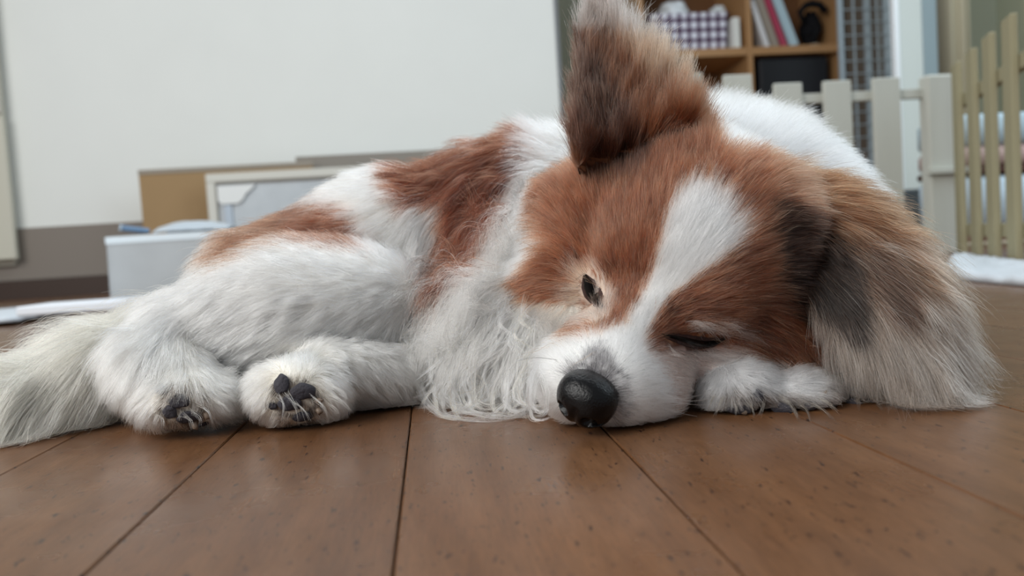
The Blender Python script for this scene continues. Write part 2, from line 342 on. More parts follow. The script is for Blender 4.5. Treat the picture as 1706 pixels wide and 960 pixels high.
# gingham basket liner
def gingham():
    m = bpy.data.materials.new('gingham'); m.use_nodes = True; nt = m.node_tree; b = nt.nodes['Principled BSDF']; N = nt.nodes.new; L = nt.links.new
    tc = N('ShaderNodeTexCoord'); sx = N('ShaderNodeSeparateXYZ'); L(tc.outputs['Object'], sx.inputs[0]); fs = []
    for ax in (0, 2):
        a = N('ShaderNodeMath'); a.operation = 'MULTIPLY'; a.inputs[1].default_value = 1/.0365; L(sx.outputs[ax], a.inputs[0])
        f = N('ShaderNodeMath'); f.operation = 'FRACT'; L(a.outputs[0], f.inputs[0]); g = N('ShaderNodeMath'); g.operation = 'LESS_THAN'; g.inputs[1].default_value = .40; L(f.outputs[0], g.inputs[0]); fs.append(g.outputs[0])
    s = N('ShaderNodeMath'); s.operation = 'ADD'; L(fs[0], s.inputs[0]); L(fs[1], s.inputs[1]); h = N('ShaderNodeMath'); h.operation = 'MULTIPLY'; h.inputs[1].default_value = .5; L(s.outputs[0], h.inputs[0])
    r = N('ShaderNodeValToRGB'); r.color_ramp.interpolation = 'CONSTANT'; e = r.color_ramp.elements; e[0].position = 0; e[0].color = srgb(226, 230, 242); e[1].position = .3; e[1].color = srgb(112, 96, 122)
    x = e.new(.8); x.color = srgb(62, 38, 54); L(h.outputs[0], r.inputs[0]); L(r.outputs[0], b.inputs['Base Color']); b.inputs['Roughness'].default_value = .9; return m
bx0, bx1 = x_at(1085, 45, YS+.03), x_at(1216, 45, YS+.03)
bs = empty('basket', ((bx0+bx1)/2, YS+.12, zs+.0005)); tag(bs, 'basket lined with dark and white gingham cloth on the upper left shelf', 'basket'); bpy.context.view_layer.update()
zg = z_at(1150, 22, YS+.03)
bm = bmesh.new(); rs = []
for z, ins in ((zs+.001, .010), (zs+.03, .004), (zg-.02, 0), (zg, -.004), (zg-.004, .008), (zs+.02, .014)):
    rs.append(ringv(bx0+ins, bx1-ins, YS+.03+ins, YS+.24-ins, z, .025, 5))
for a, b_ in zip(rs, rs[1:]):
    for i in range(len(a)): j = (i+1) % len(a); bm.faces.new((a[i], a[j], b_[j], b_[i]))
bm.faces.new(rs[0][::-1]); bm.faces.new(rs[-1])
kid(bm_obj('gingham_liner', bm, gingham()), bs)
def lump(name, c, r, material, amp=.25, fr=18, sub=4, seed=1, flat=None):
    from mathutils import noise as mn
    bm = bmesh.new(); bmesh.ops.create_icosphere(bm, subdivisions=sub, radius=1)
    for v in bm.verts:
        n = v.co.normalized(); k = 1+amp*mn.noise(Vector((n.x*2.2+seed, n.y*2.2, n.z*2.2)))+amp*.45*abs(mn.noise(Vector((n.x*6, n.y*6+seed, n.z*6))))
        v.co = Vector((n.x*r[0]*k, n.y*r[1]*k, n.z*r[2]*k))+Vector(tuple(c))
        if flat is not None and v.co.z < flat: v.co.z = flat
    return bm_obj(name, bm, material, None, True)
bagm = mat('bag_white', srgb(226, 234, 240), .35, .5, noise=.05, nscale=30)
tag(lump('plastic_bag', (x_at(1122, 10, YS+.12), YS+.135, zg+.022), (.060, .065, .05), bagm, seed=2, flat=zs+.03), 'crumpled white plastic bag stuffed in the left of the gingham basket', 'plastic bag')
tag(lump('cloth_bundle', (x_at(1194, 14, YS+.12), YS+.12, zg+.018), (.030, .045, .028), mat('bundle', srgb(214, 220, 222), .7), seed=6, flat=zs+.03), 'rounded pale cloth bundle in the right of the gingham basket', 'cloth')
o = box('white_box', (x_at(1223, 50), YS+.01, zs+.0005), (x_at(1235, 50), YS+.16, z_at(1228, 27)), mat('wb', srgb(226, 228, 224), .6), None, .002); tag(o, 'slim upright white carton between the basket and the shelf divider', 'carton')
def book(xp0, xp1, h, lean, color, label, d=.14, nm='book', y0=.03, page=(225, 222, 210)):
    xa = x_at(xp0, 74); xb = x_at(xp1, 74); w_ = xb-xa
    o = empty(nm, (xa, YS+y0, zs+.0005+w_*math.sin(lean)*0)); tag(o, label, 'book', 'books leaning on the upper right shelf'); bpy.context.view_layer.update()
    bm = bmesh.new(); add_box(bm, (0, 0, 0), (.0022, d, h)); add_box(bm, (w_-.0022, 0, 0), (w_, d, h)); add_box(bm, (.0022, 0, 0), (w_-.0022, .003, h))
    c_ = bm_obj('cover', bm, mat('cover_%d_%d_%d' % color, srgb(*color), .4), o)
    box('pages', (.0023, .0031, .003), (w_-.0023, d-.006, h-.004), mat('pages_%d' % page[0], srgb(*page), .8), o)
    o.rotation_euler = (0, -lean, 0); return o
book(1262, 1300, .25, 0, (120, 118, 128), 'wide grey folder standing upright behind the leaning books, by the divider', d=.08, y0=.19)
book(1281, 1289, .18, .30, (222, 224, 228), 'thin white-spined book leaning left on the upper right shelf')
book(1293, 1305, .19, .31, (150, 140, 128), 'beige folder leaning between the white and the red book')
book(1309, 1319, .20, .33, (168, 44, 78), 'crimson-red book leaning left on the upper right shelf')
book(1324, 1338, .20, .34, (176, 202, 214), 'pale blue glossy book leaning beside the crimson-red one')
blk = mat('black_cloth', srgb(18, 18, 22), .85, .2, noise=.2, nscale=30)
kb = empty('black_bag', (x_at(1372, 40), YS+.06, 0)); tag(kb, 'black cloth bag with a loop handle at the right end of the upper shelf', 'bag'); bpy.context.view_layer.update()
kid(lump('bag_body', (x_at(1372, 38), YS+.10, z_at(1372, 36)), (.034, .045, .062), blk, seed=9, flat=zs+.017), kb)
bm = bmesh.new(); s_ = YS/FPX
tube(bm, [PY(a, b_, YS+.045) for a, b_ in ((1337, 36), (1333, 20), (1341, 10), (1352, 6), (1366, 8), (1376, 20))], [.006, .011, .012, .014, .013, .012], 8); kid(bm_obj('handle', bm, blk, None, True), kb)
tag(lump('folded_cloth', (x_at(1370, 68), YS+.10, zs+.0105), (.036, .06, .007), mat('beige_cloth', srgb(186, 176, 160), .9), seed=4, amp=.1, flat=zs+.0012), 'flat beige cloth folded under the black cloth bag', 'cloth')
o = box('black_case', (x_at(1270, 120), YS+.02, .361), (x_at(1386, 120), YS+.24, z_at(1330, 92)), mat('case_black', srgb(20, 22, 28), .5), None, .008); tag(o, 'large black case filling the lower right compartment of the bookcase', 'case')
tag(lump('blue_bag', (x_at(1122, 118), YS+.12, .361+.10), (.075, .08, .105), mat('bag_blue', srgb(112, 140, 164), .45), seed=12, flat=.361), 'grey-blue soft bag in the lower left compartment of the bookcase', 'bag')

# ------------------------------------------------------------------ wire panel, sliding screen, curtain at the right of the bookcase
YG = 2.35
wire = mat('wire_grey', srgb(150, 164, 172), .4, .5); wg = empty('wire_panel', (x_at(1440, 380, YG), YG, 0)); tag(wg, 'grey wire grid panel standing right of the bookcase', 'wire panel'); bpy.context.view_layer.update()
ztop = z_at(1440, -60, YG)
for i, (xp, wpx) in enumerate(((1402, 8), (1423, 3), (1447, 9), (1462, 3), (1481, 13))):
    x = x_at(xp+3, 120, YG); h_ = wpx/FPX*YG/2; kid(box('upright' if wpx > 5 else 'wire', (x-h_, YG, .0), (x+h_, YG+min(.02, 2*h_), ztop), wire, None, .0008), wg)
z = .02
while z < ztop:
    kid(box('cross_wire', (x_at(1405, 120, YG), YG-.0035, z), (x_at(1483, 120, YG), YG-.0005, z+.003), wire), wg); z += .040
o = box('brown_chest', (x_at(1402, 60)+.022, 2.55, 0), (x_at(1470, 120, 2.75), 2.95, 1.5), mat('chest_brown', srgb(106, 98, 88), .6), None, .004); tag(o, 'tall dull brown cupboard behind the wire grid panel', 'cupboard')
YD = 2.2
dr = empty('sliding_screen', (x_at(1515, 380, YD), YD, 0)); tag(dr, 'white mesh sliding screen with an edge painted daylight-bright, left of the curtain', 'screen'); bpy.context.view_layer.update()
kid(box('stile', (x_at(1490, 60, YD), YD-.002, 0), (x_at(1499, 60, YD), YD+.02, 1.6), mat('daylight_white', srgb(240, 246, 250), .3), None, .002), dr)  # bright white colour stands in for a strip of daylight
kid(box('mesh_panel', (x_at(1499, 60, YD)+.0005, YD+.004, 0), (x_at(1538, 60, YD), YD+.012, 1.6), mat('screen_cream', srgb(212, 220, 216), .7, noise=.06, nscale=400), None), dr)
kid(box('stile', (x_at(1538, 60, YD)+.0005, YD, 0), (x_at(1562, 60, YD), YD+.02, 1.6), mat('blue_grey_frame', srgb(142, 160, 166), .5), None, .002), dr)
bm = bmesh.new(); xa, xb = x_at(1566, 60, 2.3), x_at(1612, 60, 2.3); nn_ = 40; row = []
for i in range(nn_+1):
    u = i/nn_; x = xa+(xb-xa)*u; y = 2.3-.03*math.sin(math.pi*u)+.012*math.cos(u*math.pi*5)
    row.append((bm.verts.new((x, y, .02)), bm.verts.new((x, y, 1.9)), bm.verts.new((x, y+.004, .02)), bm.verts.new((x, y+.004, 1.9))))
for p_, q_ in zip(row, row[1:]): bm.faces.new((p_[0], q_[0], q_[1], p_[1])); bm.faces.new((p_[2], p_[3], q_[3], q_[2])); bm.faces.new((p_[1], q_[1], q_[3], p_[3])); bm.faces.new((p_[0], p_[2], q_[2], q_[0]))
tag(bm_obj('curtain', bm, mat('curtain_beige', srgb(196, 190, 166), .85, noise=.06, nscale=10), None, True), 'gathered beige curtain hanging right of the white screen', 'curtain')
o = box('grey_crate', (x_at(1508, 340, 1.95), 1.95, 0), (x_at(1556, 340, 1.95), 2.1, z_at(1535, 314, 1.95)), mat('crate_grey', srgb(92, 100, 104), .6), None, .004); tag(o, 'dark grey crate on the floor behind the fence, beside its post', 'crate')
# soft things stacked beyond the side fence
ys = 1.66; zz = 0.0008
for nm, lab, cat, col, y0, sd in (('cream_cushion', 'cream cushion at the bottom of the stack beyond the side fence', 'cushion', (214, 202, 178), 402, 1), ('rose_towel', 'dusty rose towel low in the stack beyond the side fence', 'towel', (176, 140, 132), 378, 2),
        ('white_blanket', 'white-blue blanket in the middle of the stack beyond the side fence', 'blanket', (206, 224, 236), 290, 3), ('brown_cushion', 'thin dark brown cushion on the white-blue blanket', 'cushion', (84, 58, 52), 277, 4),
        ('pink_towel', 'pale pink towel upper in the stack beyond the side fence', 'towel', (186, 162, 156), 240, 5), ('blue_blanket', 'light blue blanket on top of the stack beyond the side fence', 'blanket', (176, 196, 206), 186, 6)):
    z1 = z_at(1650, y0, ys); bm = bmesh.new(); add_box(bm, (-.055, -.09, 0), (.17, .09, z1-zz-.001), min(.012, (z1-zz)*.3))
    o = bm_obj(nm, bm, mat(nm, srgb(*col), .9, .1, noise=.12, nscale=25, bump=.4), None, True); o.location = (x_at(1650, 300, ys), ys+.10, zz); tag(o, lab, cat); zz = z1


FURQ = 1.2
# ================================================================== THE DOG
# ---- implicit body: rounded cones and ellipsoids, smoothly joined, then meshed once
PR = []   # (region, kind, data)
def cone(region, a, ra, b, rb): PR.append((region, 'c', (np.asarray(a), ra*1e-3, np.asarray(b), rb*1e-3)))
def ball(region, c, radii, axes=None):
    PR.append((region, 'e', (np.asarray(c), np.asarray(radii)*1e-3, np.eye(3) if axes is None else np.asarray(axes))))
def sd_prim(p, X):
    k, d = p[1], p[2]
    if k == 'c':
        a, ra, b, rb = d; ab = b-a; t = np.clip(((X-a)@ab)/(ab@ab), 0, 1)
        return np.linalg.norm(X-a-t[:, None]*ab, axis=1)-(ra+(rb-ra)*t)
    c, r, A = d; q = (X-c)@A.T; k0 = np.linalg.norm(q/r, axis=1); k1 = np.linalg.norm(q/(r*r), axis=1)
    return np.where(k1 > 1e-9, k0*(k0-1)/np.maximum(k1, 1e-9), -r.min())

# head frame: forward ha, dog's left he (picture right), up hu
HN = P(968, 655, 0.284)
HC = P(1165, 415, 0.354)
ha = HN-HC; ha /= np.linalg.norm(ha)
e_ = 170*CR-83*(-CU)*(-1)*1.0
e_ = 0.81*CR-0.42*CU-0.40*CF
he = e_-ha*(e_@ha); he /= np.linalg.norm(he)
hu = np.cross(he, ha); hu = hu if hu[2] > 0 else -hu
HA = np.array([ha, he, hu])
def H(f, s, u): return HC+(f*ha+s*he+u*hu)*1e-3
# head
ball('head', H(-2, 0, 6), (48, 46, 40), HA)
ball('head', H(24, 0, 8), (30, 35, 26), HA)
cone('head', H(32, 0, -6), 25, H(79, 0, -9), 18.0)
ball('head', H(70, 12, -15), (20, 13, 12), HA); ball('head', H(70, -12, -15), (20, 13, 12), HA)
cone('head', H(20, 0, -28), 18, H(76, 0, -24), 9)
ball('head', H(4, 34, -14), (32, 22, 26), HA); ball('head', H(4, -32, -14), (32, 20, 26), HA)
ball('head', H(38, 18, 11), (13, 12, 10), HA); ball('head', H(38, -18, 11), (13, 12, 10), HA)
ball('head', P(990, 392, .372), (26, 26, 30)); ball('head', P(1030, 350, .366), (24, 24, 22)); ball('head', P(962, 462, .366), (22, 22, 22)); ball('head', P(1012, 640, .308), (22, 22, 17)); ball('head', P(950, 632, .309), (12, 12, 14)); ball('head', P(1080, 655, .312), (12, 12, 13)); ball('head', P(1110, 335, .380), (26, 24, 20))
ball('head', P(1340, 500, .358), (27, 26, 29)); ball('head', P(908, 482, .374), (19, 19, 17)); ball('head', P(1178, 602, .337), (20, 18, 15)); ball('head', P(1290, 570, .348), (26, 22, 18))
# neck and ruff
cone('neck', P(1180, 420, .39), 42, P(1090, 400, .45), 58)
ball('neck', P(1215, 345, .44), (60, 56, 50))
ball('neck', P(1310, 400, .42), (48, 46, 42))
# torso
cone('torso', P(1000, 415, .47), 62, P(850, 425, .47), 62)
cone('torso', P(850, 425, .47), 61, P(650, 455, .455), 54)
cone('torso', P(650, 455, .455), 54, P(470, 505, .43), 43)
# chest in front, under the left cheek
ball('chest', P(850, 560, .385), (38, 36, 38)); ball('chest', P(930, 590, .37), (36, 36, 30))
cone('chest', P(760, 590, .40), 26, P(880, 480, .42), 46)
# hind leg on top: thigh, shank, foot
ball('thigh', P(520, 528, .388), (58, 36, 38)); cone('thigh', P(480, 528, .385), 34, P(335, 565, .372), 25)
cone('shank', P(330, 570, .372), 22, P(270, 600, .355), 17); cone('shank', P(275, 600, .355), 17, P(318, 655, .338), 14)
ball('shank', P(306, 668, .331), (15, 12, 11)); ball('shank', P(360, 660, .338), (10, 12, 9))
# other hind leg below
cone('hindpaw', P(660, 622, .37), 14, P(540, 625, .35), 15); ball('hindpaw', P(490, 652, .335), (18.5, 14, 14.5)); ball('hindpaw', P(535, 660, .337), (11, 11, 10))
cone('thigh', P(640, 580, .40), 22, P(520, 580, .38), 20)
# tail
cone('tail', P(340, 545, .41), 18, P(200, 600, .385), 17); cone('tail', P(200, 600, .385), 17, P(60, 652, .362), 13); cone('tail', P(60, 652, .362), 13, P(-70, 695, .345), 9)
# forelegs under the head
cone('forepaw', P(1400, 560, .37), 18, P(1290, 650, .335), 13); ball('forepaw', P(1235, 654, .318), (17, 13, 12.5)); ball('forepaw', P(1325, 662, .318), (17, 13, 10.5))
cone('forepaw', P(1450, 600, .36), 14, P(1428, 665, .322), 8); ball('forepaw', P(1432, 664, .322), (9, 9, 7))
REG = ['head', 'neck', 'torso', 'chest', 'thigh', 'shank', 'hindpaw', 'tail', 'forepaw']
KS = dict(head=.011, neck=.014, torso=.014, chest=.012, thigh=.010, shank=.005, hindpaw=.004, tail=.008, forepaw=.004)

def field(X):
    ds = {}
    for p in PR:
        d = sd_prim(p, X); r = p[0]
        if r not in ds: ds[r] = d
        else:
            k = KS[r]; h = np.clip(.5+.5*(ds[r]-d)/k, 0, 1); ds[r] = ds[r]*(1-h)+d*h-k*h*(1-h)
    M = np.stack([ds[r] for r in REG]); reg = M.argmin(0)
    out = ds[REG[0]]
    for r in REG[1:]:
        k = min(KS[r], .006); d = ds[r]; h = np.clip(.5+.5*(out-d)/k, 0, 1); out = out*(1-h)+d*h-k*h*(1-h)
    return out, reg
lo = np.array([-.40, .20, -.002]); hi = np.array([.30, .62, .19]); hs = .0030
n = np.ceil((hi-lo)/hs).astype(int)
gx, gy, gz = [lo[i]+hs*np.arange(n[i]) for i in range(3)]
G = np.stack(np.meshgrid(gx, gy, gz, indexing='ij'), -1).reshape(-1, 3)
SD = np.empty(len(G))
for i in range(0, len(G), 400000): SD[i:i+400000] = field(G[i:i+400000])[0]
SD = np.maximum(SD, .0015-G[:, 2])     # rests on the floor
SD = SD.reshape(n)
def surface_nets(S, lo=lo, hs=hs):
    nx, ny, nz = S.shape; c = [S[i:nx-1+i, j:ny-1+j, k:nz-1+k] for i in (0, 1) for j in (0, 1) for k in (0, 1)]
    pos = np.zeros((nx-1, ny-1, nz-1, 3)); cnt = np.zeros((nx-1, ny-1, nz-1))
    off = [(i, j, k) for i in (0, 1) for j in (0, 1) for k in (0, 1)]
    for a in range(8):
        for b in range(a+1, 8):
            if sum(abs(x-y) for x, y in zip(off[a], off[b])) != 1: continue
            m = (c[a] < 0) != (c[b] < 0); t = np.where(m, c[a]/np.where(m, c[a]-c[b], 1), 0)
            for ax in range(3): pos[..., ax] += np.where(m, off[a][ax]+t*(off[b][ax]-off[a][ax]), 0)
            cnt += m
    act = cnt > 0; idx = -np.ones(act.shape, int); idx[act] = np.arange(act.sum())
    ijk = np.argwhere(act); V = lo+hs*(ijk+pos[act]/cnt[act][:, None]); Fq = []
    for ax in range(3):
        b, c2 = [(1, 2), (2, 0), (0, 1)][ax]
        s0 = [slice(1, -1)]*3; s0[ax] = slice(0, -1); s1 = list(s0); s1[ax] = slice(1, None)
        A, B = S[tuple(s0)] < 0, S[tuple(s1)] < 0; w_ = np.argwhere(A != B); w_[:, b] += 1; w_[:, c2] += 1
        inside = S[tuple(w_.T)] < 0
        q = []
        for db, dc in ((1, 1), (0, 1), (0, 0), (1, 0)):
            o_ = w_.copy(); o_[:, b] -= db; o_[:, c2] -= dc; q.append(idx[tuple(o_.T)])
        q = np.stack(q, 1); q[~inside] = q[~inside][:, ::-1]; Fq.append(q)
    return V, np.concatenate(Fq)
BV, BF = surface_nets(SD)
BF = BF[(BF >= 0).all(1)]
def vnormals(V, Fq):
    N = np.zeros_like(V); nn = np.cross(V[Fq[:, 2]]-V[Fq[:, 0]], V[Fq[:, 3]]-V[Fq[:, 1]])
    for k in range(4): np.add.at(N, Fq[:, k], nn)
    return N/np.maximum(np.linalg.norm(N, axis=1), 1e-12)[:, None]
BN = vnormals(BV, BF); BREG = field(BV)[1]

_v, _N = None, None
def grad(X, e=4e-4):
    g = np.stack([field(X+np.eye(3)[i]*e)[0]-field(X-np.eye(3)[i]*e)[0] for i in range(3)], 1)
    return g/np.maximum(np.linalg.norm(g, axis=1), 1e-12)[:, None]
def hit(pix, far=.7):
    """first point of the body seen at each pixel"""
    pix = np.atleast_2d(np.asarray(pix, float)); d = np.stack([ray(a, b) for a, b in pix]); d /= np.linalg.norm(d, axis=1)[:, None]
    t = np.full(len(d), .20)
    for _ in range(90): t += np.clip(field(CAM0+d*t[:, None])[0], -.01, .02)*.8
    X = CAM0+d*t[:, None]; return X, grad(X)
dog = empty('dog', (0.03, 0.38, 0))
tag(dog, 'white and russet long-haired small dog asleep on the plank floor, chin down', 'dog')
def child(o, parent):
    o.parent = parent; o.matrix_parent_inverse = parent.matrix_world.inverted(); return o
bpy.context.view_layer.update()

# ---- coat colours (picture outlines of the markings, dropped onto the coat once)
def inpoly(px, py, poly):
    ins = np.zeros(len(px), bool); n_ = len(poly)
    for i in range(n_):
        x1, y1 = poly[i]; x2, y2 = poly[(i+1) % n_]
        c = ((y1 > py) != (y2 > py)); ins ^= c & (px < (x2-x1)*(py-y1)/((y2-y1) if y2 != y1 else 1e-9)+x1)
    return ins
BLAZE = [(1150,290),(1180,288),(1215,318),(1250,372),(1240,405),(1180,450),(1125,488),(1098,520),(1082,556),(1095,590),(1125,640),(1130,700),(1010,740),(890,720),(893,630),(925,572),(955,552),(1000,545),(1040,530),(1072,478),(1090,430),(1105,370),(1118,330)]
HEADBROWN = [(935,60),(1110,60),(1120,180),(1190,195),(1205,245),(1270,248),(1350,275),(1440,305),(1520,420),(1620,620),(1500,720),(1420,640),(1380,605),(1200,598),(1150,690),(1100,690),(930,560),(935,530),(880,528),(815,482),(870,455),(895,420),(885,370),(900,290),(925,230)]
EYEL = [(950,430),(985,430),(1005,455),(1028,492),(1015,530),(975,542),(940,535),(934,500),(945,465)]
BROWR = [(1160,538),(1205,530),(1262,556),(1272,574),(1215,562),(1165,552)]
CHEEKR = [(1100,575),(1160,582),(1240,578),(1262,590),(1215,625),(1165,665),(1140,700),(1112,650),(1092,600)]
CHEEKL = [(930,440),(955,440),(945,500),(950,545),(925,575),(905,560),(925,510)]
NOSETOP = [(925,625),(945,606),(965,596),(990,572),(1012,580),(1022,600),(1048,635),(1056,685),(1030,705),(980,640)]
SADDLE = [(648,275),(690,255),(780,238),(872,212),(880,235),(862,275),(838,320),(815,360),(790,405),(752,450),(722,500),(705,520),(712,470),(722,430),(738,380),(735,340),(705,330),(680,345),(650,315)]
RUMP = [(335,445),(372,390),(425,352),(500,338),(565,350),(598,395),(608,414),(570,408),(480,395),(420,408),(375,432)]
WHITE = np.array(srgb(240, 240, 238)[:3]); CREAM = np.array(srgb(238, 228, 206)[:3]); RUSSET = np.array(srgb(144, 92, 68)[:3])
DEEP = np.array(srgb(100, 54, 34)[:3]); DARK = np.array(srgb(30, 20, 17)[:3]); TAN = np.array(srgb(174, 132, 102)[:3]); PINK = np.array(srgb(226, 206, 198)[:3]); GREYB = np.array(srgb(150, 130, 118)[:3])
GREY = np.array(srgb(96, 92, 96)[:3])
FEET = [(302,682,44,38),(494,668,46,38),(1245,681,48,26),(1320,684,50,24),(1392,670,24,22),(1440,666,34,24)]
def coat(X, reg, part=None, r=None):
    """colour of a hair whose middle lies at X"""
    n_ = len(X); px, py, _ = proj(X)
    if r is None: r = np.random.default_rng(3)
    j = 5.0
    qx = px+r.normal(0, j, n_); qy = py+r.normal(0, j, n_)
    c = np.tile(WHITE, (n_, 1))
    hd = reg == 'head'; tor = (reg == 'torso') | (reg == 'neck') | (reg == 'chest')
    def put(mask, col, a=1.0):
        c[mask] = c[mask]*(1-a)+col*a
    put((reg == 'torso') | (reg == 'thigh') | (reg == 'shank') | (reg == 'hindpaw'), np.array(srgb(243, 239, 230)[:3]))
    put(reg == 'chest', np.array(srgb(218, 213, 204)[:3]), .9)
    br = hd & inpoly(qx, qy, HEADBROWN)
    put(br, RUSSET); put(br & (r.random(n_) < .28), TAN, .7)
    # deeper red by the eyes, lighter tan at the skull top
    put(hd & inpoly(qx, qy, [(1090,500),(1130,490),(1260,440),(1330,520),(1330,600),(1250,590),(1200,540),(1120,545)]) & (r.random(n_) < .5), DEEP, .45)
    put(hd & inpoly(qx, qy, [(1010,330),(1080,330),(1085,450),(1040,510),(1000,430)]) & (r.random(n_) < .5), DEEP, .45)
    put(hd & inpoly(qx, qy, [(1290,330),(1360,350),(1440,470),(1450,570),(1400,590),(1330,530),(1290,430)]) & (r.random(n_) < .9), DARK, .88)  # dark fur and the shade inside the ear, both put into the colour
    put(hd & inpoly(qx, qy, [(1270,255),(1440,300),(1520,420),(1440,400),(1330,320)]) & (r.random(n_) < .5), TAN, .5)
    put(hd & inpoly(qx, qy, EYEL) & (r.random(n_) < .9), np.array(srgb(228, 208, 192)[:3]), .9)
    put(hd & inpoly(qx, qy, CHEEKL) & (r.random(n_) < .6), CREAM, .7)
    put(hd & inpoly(qx, qy, CHEEKR), PINK, .8)
    put(hd & inpoly(qx, qy, BROWR) & (r.random(n_) < .55), np.array(srgb(222, 210, 204)[:3]), .85)
    put(hd & ((((qx-1150)/68)**2+((qy-572)/20)**2) < 1) & (r.random(n_) < .5), np.array(srgb(88, 62, 54)[:3]), .85)
    put(hd & inpoly(qx, qy, BLAZE), WHITE)
    put(hd & inpoly(qx, qy, NOSETOP) & (r.random(n_) < .8), np.array(srgb(70, 66, 72)[:3]), .88)
    q2x = px+r.normal(0, 8, n_); q2y = py+r.normal(0, 8, n_)
    put((tor | (reg == 'thigh')) & inpoly(q2x, q2y, RUMP), RUSSET*.85, .97)
    put((tor | (reg == 'thigh')) & inpoly(q2x, q2y, RUMP) & (q2x < 470) & (r.random(n_) < .6), TAN, .6)
    put(tor & inpoly(q2x, q2y, SADDLE), RUSSET*np.array([.78, .62, .55]), .985)
    put(tor & inpoly(q2x, q2y, SADDLE) & (r.random(n_) < .4), DEEP*.8, .8)
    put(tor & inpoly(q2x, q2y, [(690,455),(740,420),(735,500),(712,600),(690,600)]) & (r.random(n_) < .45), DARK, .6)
    put(reg == 'tail', np.array(srgb(236, 224, 198)[:3]), .95)
    put(reg == 'forepaw', np.array(srgb(196, 196, 198)[:3]), .95)  # greyed so the colour carries the shade under the head
    put((reg == 'shank') | (reg == 'hindpaw'), CREAM, .3)
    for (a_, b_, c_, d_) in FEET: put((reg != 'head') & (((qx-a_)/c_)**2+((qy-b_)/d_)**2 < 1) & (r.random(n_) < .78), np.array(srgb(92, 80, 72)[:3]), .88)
    return c

# ---- body mesh
def attr_col(me, cols, name='coat'):
    a = me.color_attributes.new(name, 'FLOAT_COLOR', 'POINT')
    a.data.foreach_set('color', np.concatenate([cols, np.ones((len(cols), 1))], 1).astype(np.float32).ravel())
def quad_mesh(name, V, Fq, parent, material, cols=None, smooth=True):
    me = bpy.data.meshes.new(name); me.from_pydata(V.tolist(), [], Fq.tolist()); me.update()
    if smooth: me.polygons.foreach_set('use_smooth', [True]*len(me.polygons))
    if cols is not None: attr_col(me, cols)
    me.materials.append(material); o = bpy.data.objects.new(name, me); COL.objects.link(o)
    child(o, parent); return o
def skin_mat():
    m = bpy.data.materials.new('dog_skin'); m.use_nodes = True; nt = m.node_tree; b = nt.nodes['Principled BSDF']
    a = nt.nodes.new('ShaderNodeAttribute'); a.attribute_name = 'coat'
    nt.links.new(a.outputs['Color'], b.inputs['Base Color']); b.inputs['Roughness'].default_value = .9; b.inputs['Specular IOR Level'].default_value = .05
    return m
SKIN = skin_mat()
regn = np.array(REG)[BREG]
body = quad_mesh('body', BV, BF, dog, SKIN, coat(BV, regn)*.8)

def fur_mat(name='dog_fur'):
    m = bpy.data.materials.new(name); m.use_nodes = True; nt = m.node_tree; nt.nodes.clear(); L = nt.links.new
    out = nt.nodes.new('ShaderNodeOutputMaterial')
    a = nt.nodes.new('ShaderNodeAttribute'); a.attribute_name = 'coat'
    ph = nt.nodes.new('ShaderNodeBsdfHairPrincipled'); ph.model = 'CHIANG'; ph.parametrization = 'COLOR'; L(a.outputs['Color'], ph.inputs['Color'])
    ph.inputs['Roughness'].default_value = .38; ph.inputs['Radial Roughness'].default_value = .6; ph.inputs['Coat'].default_value = 0.0
    L(ph.outputs[0], out.inputs[0]); return m
FUR = fur_mat()

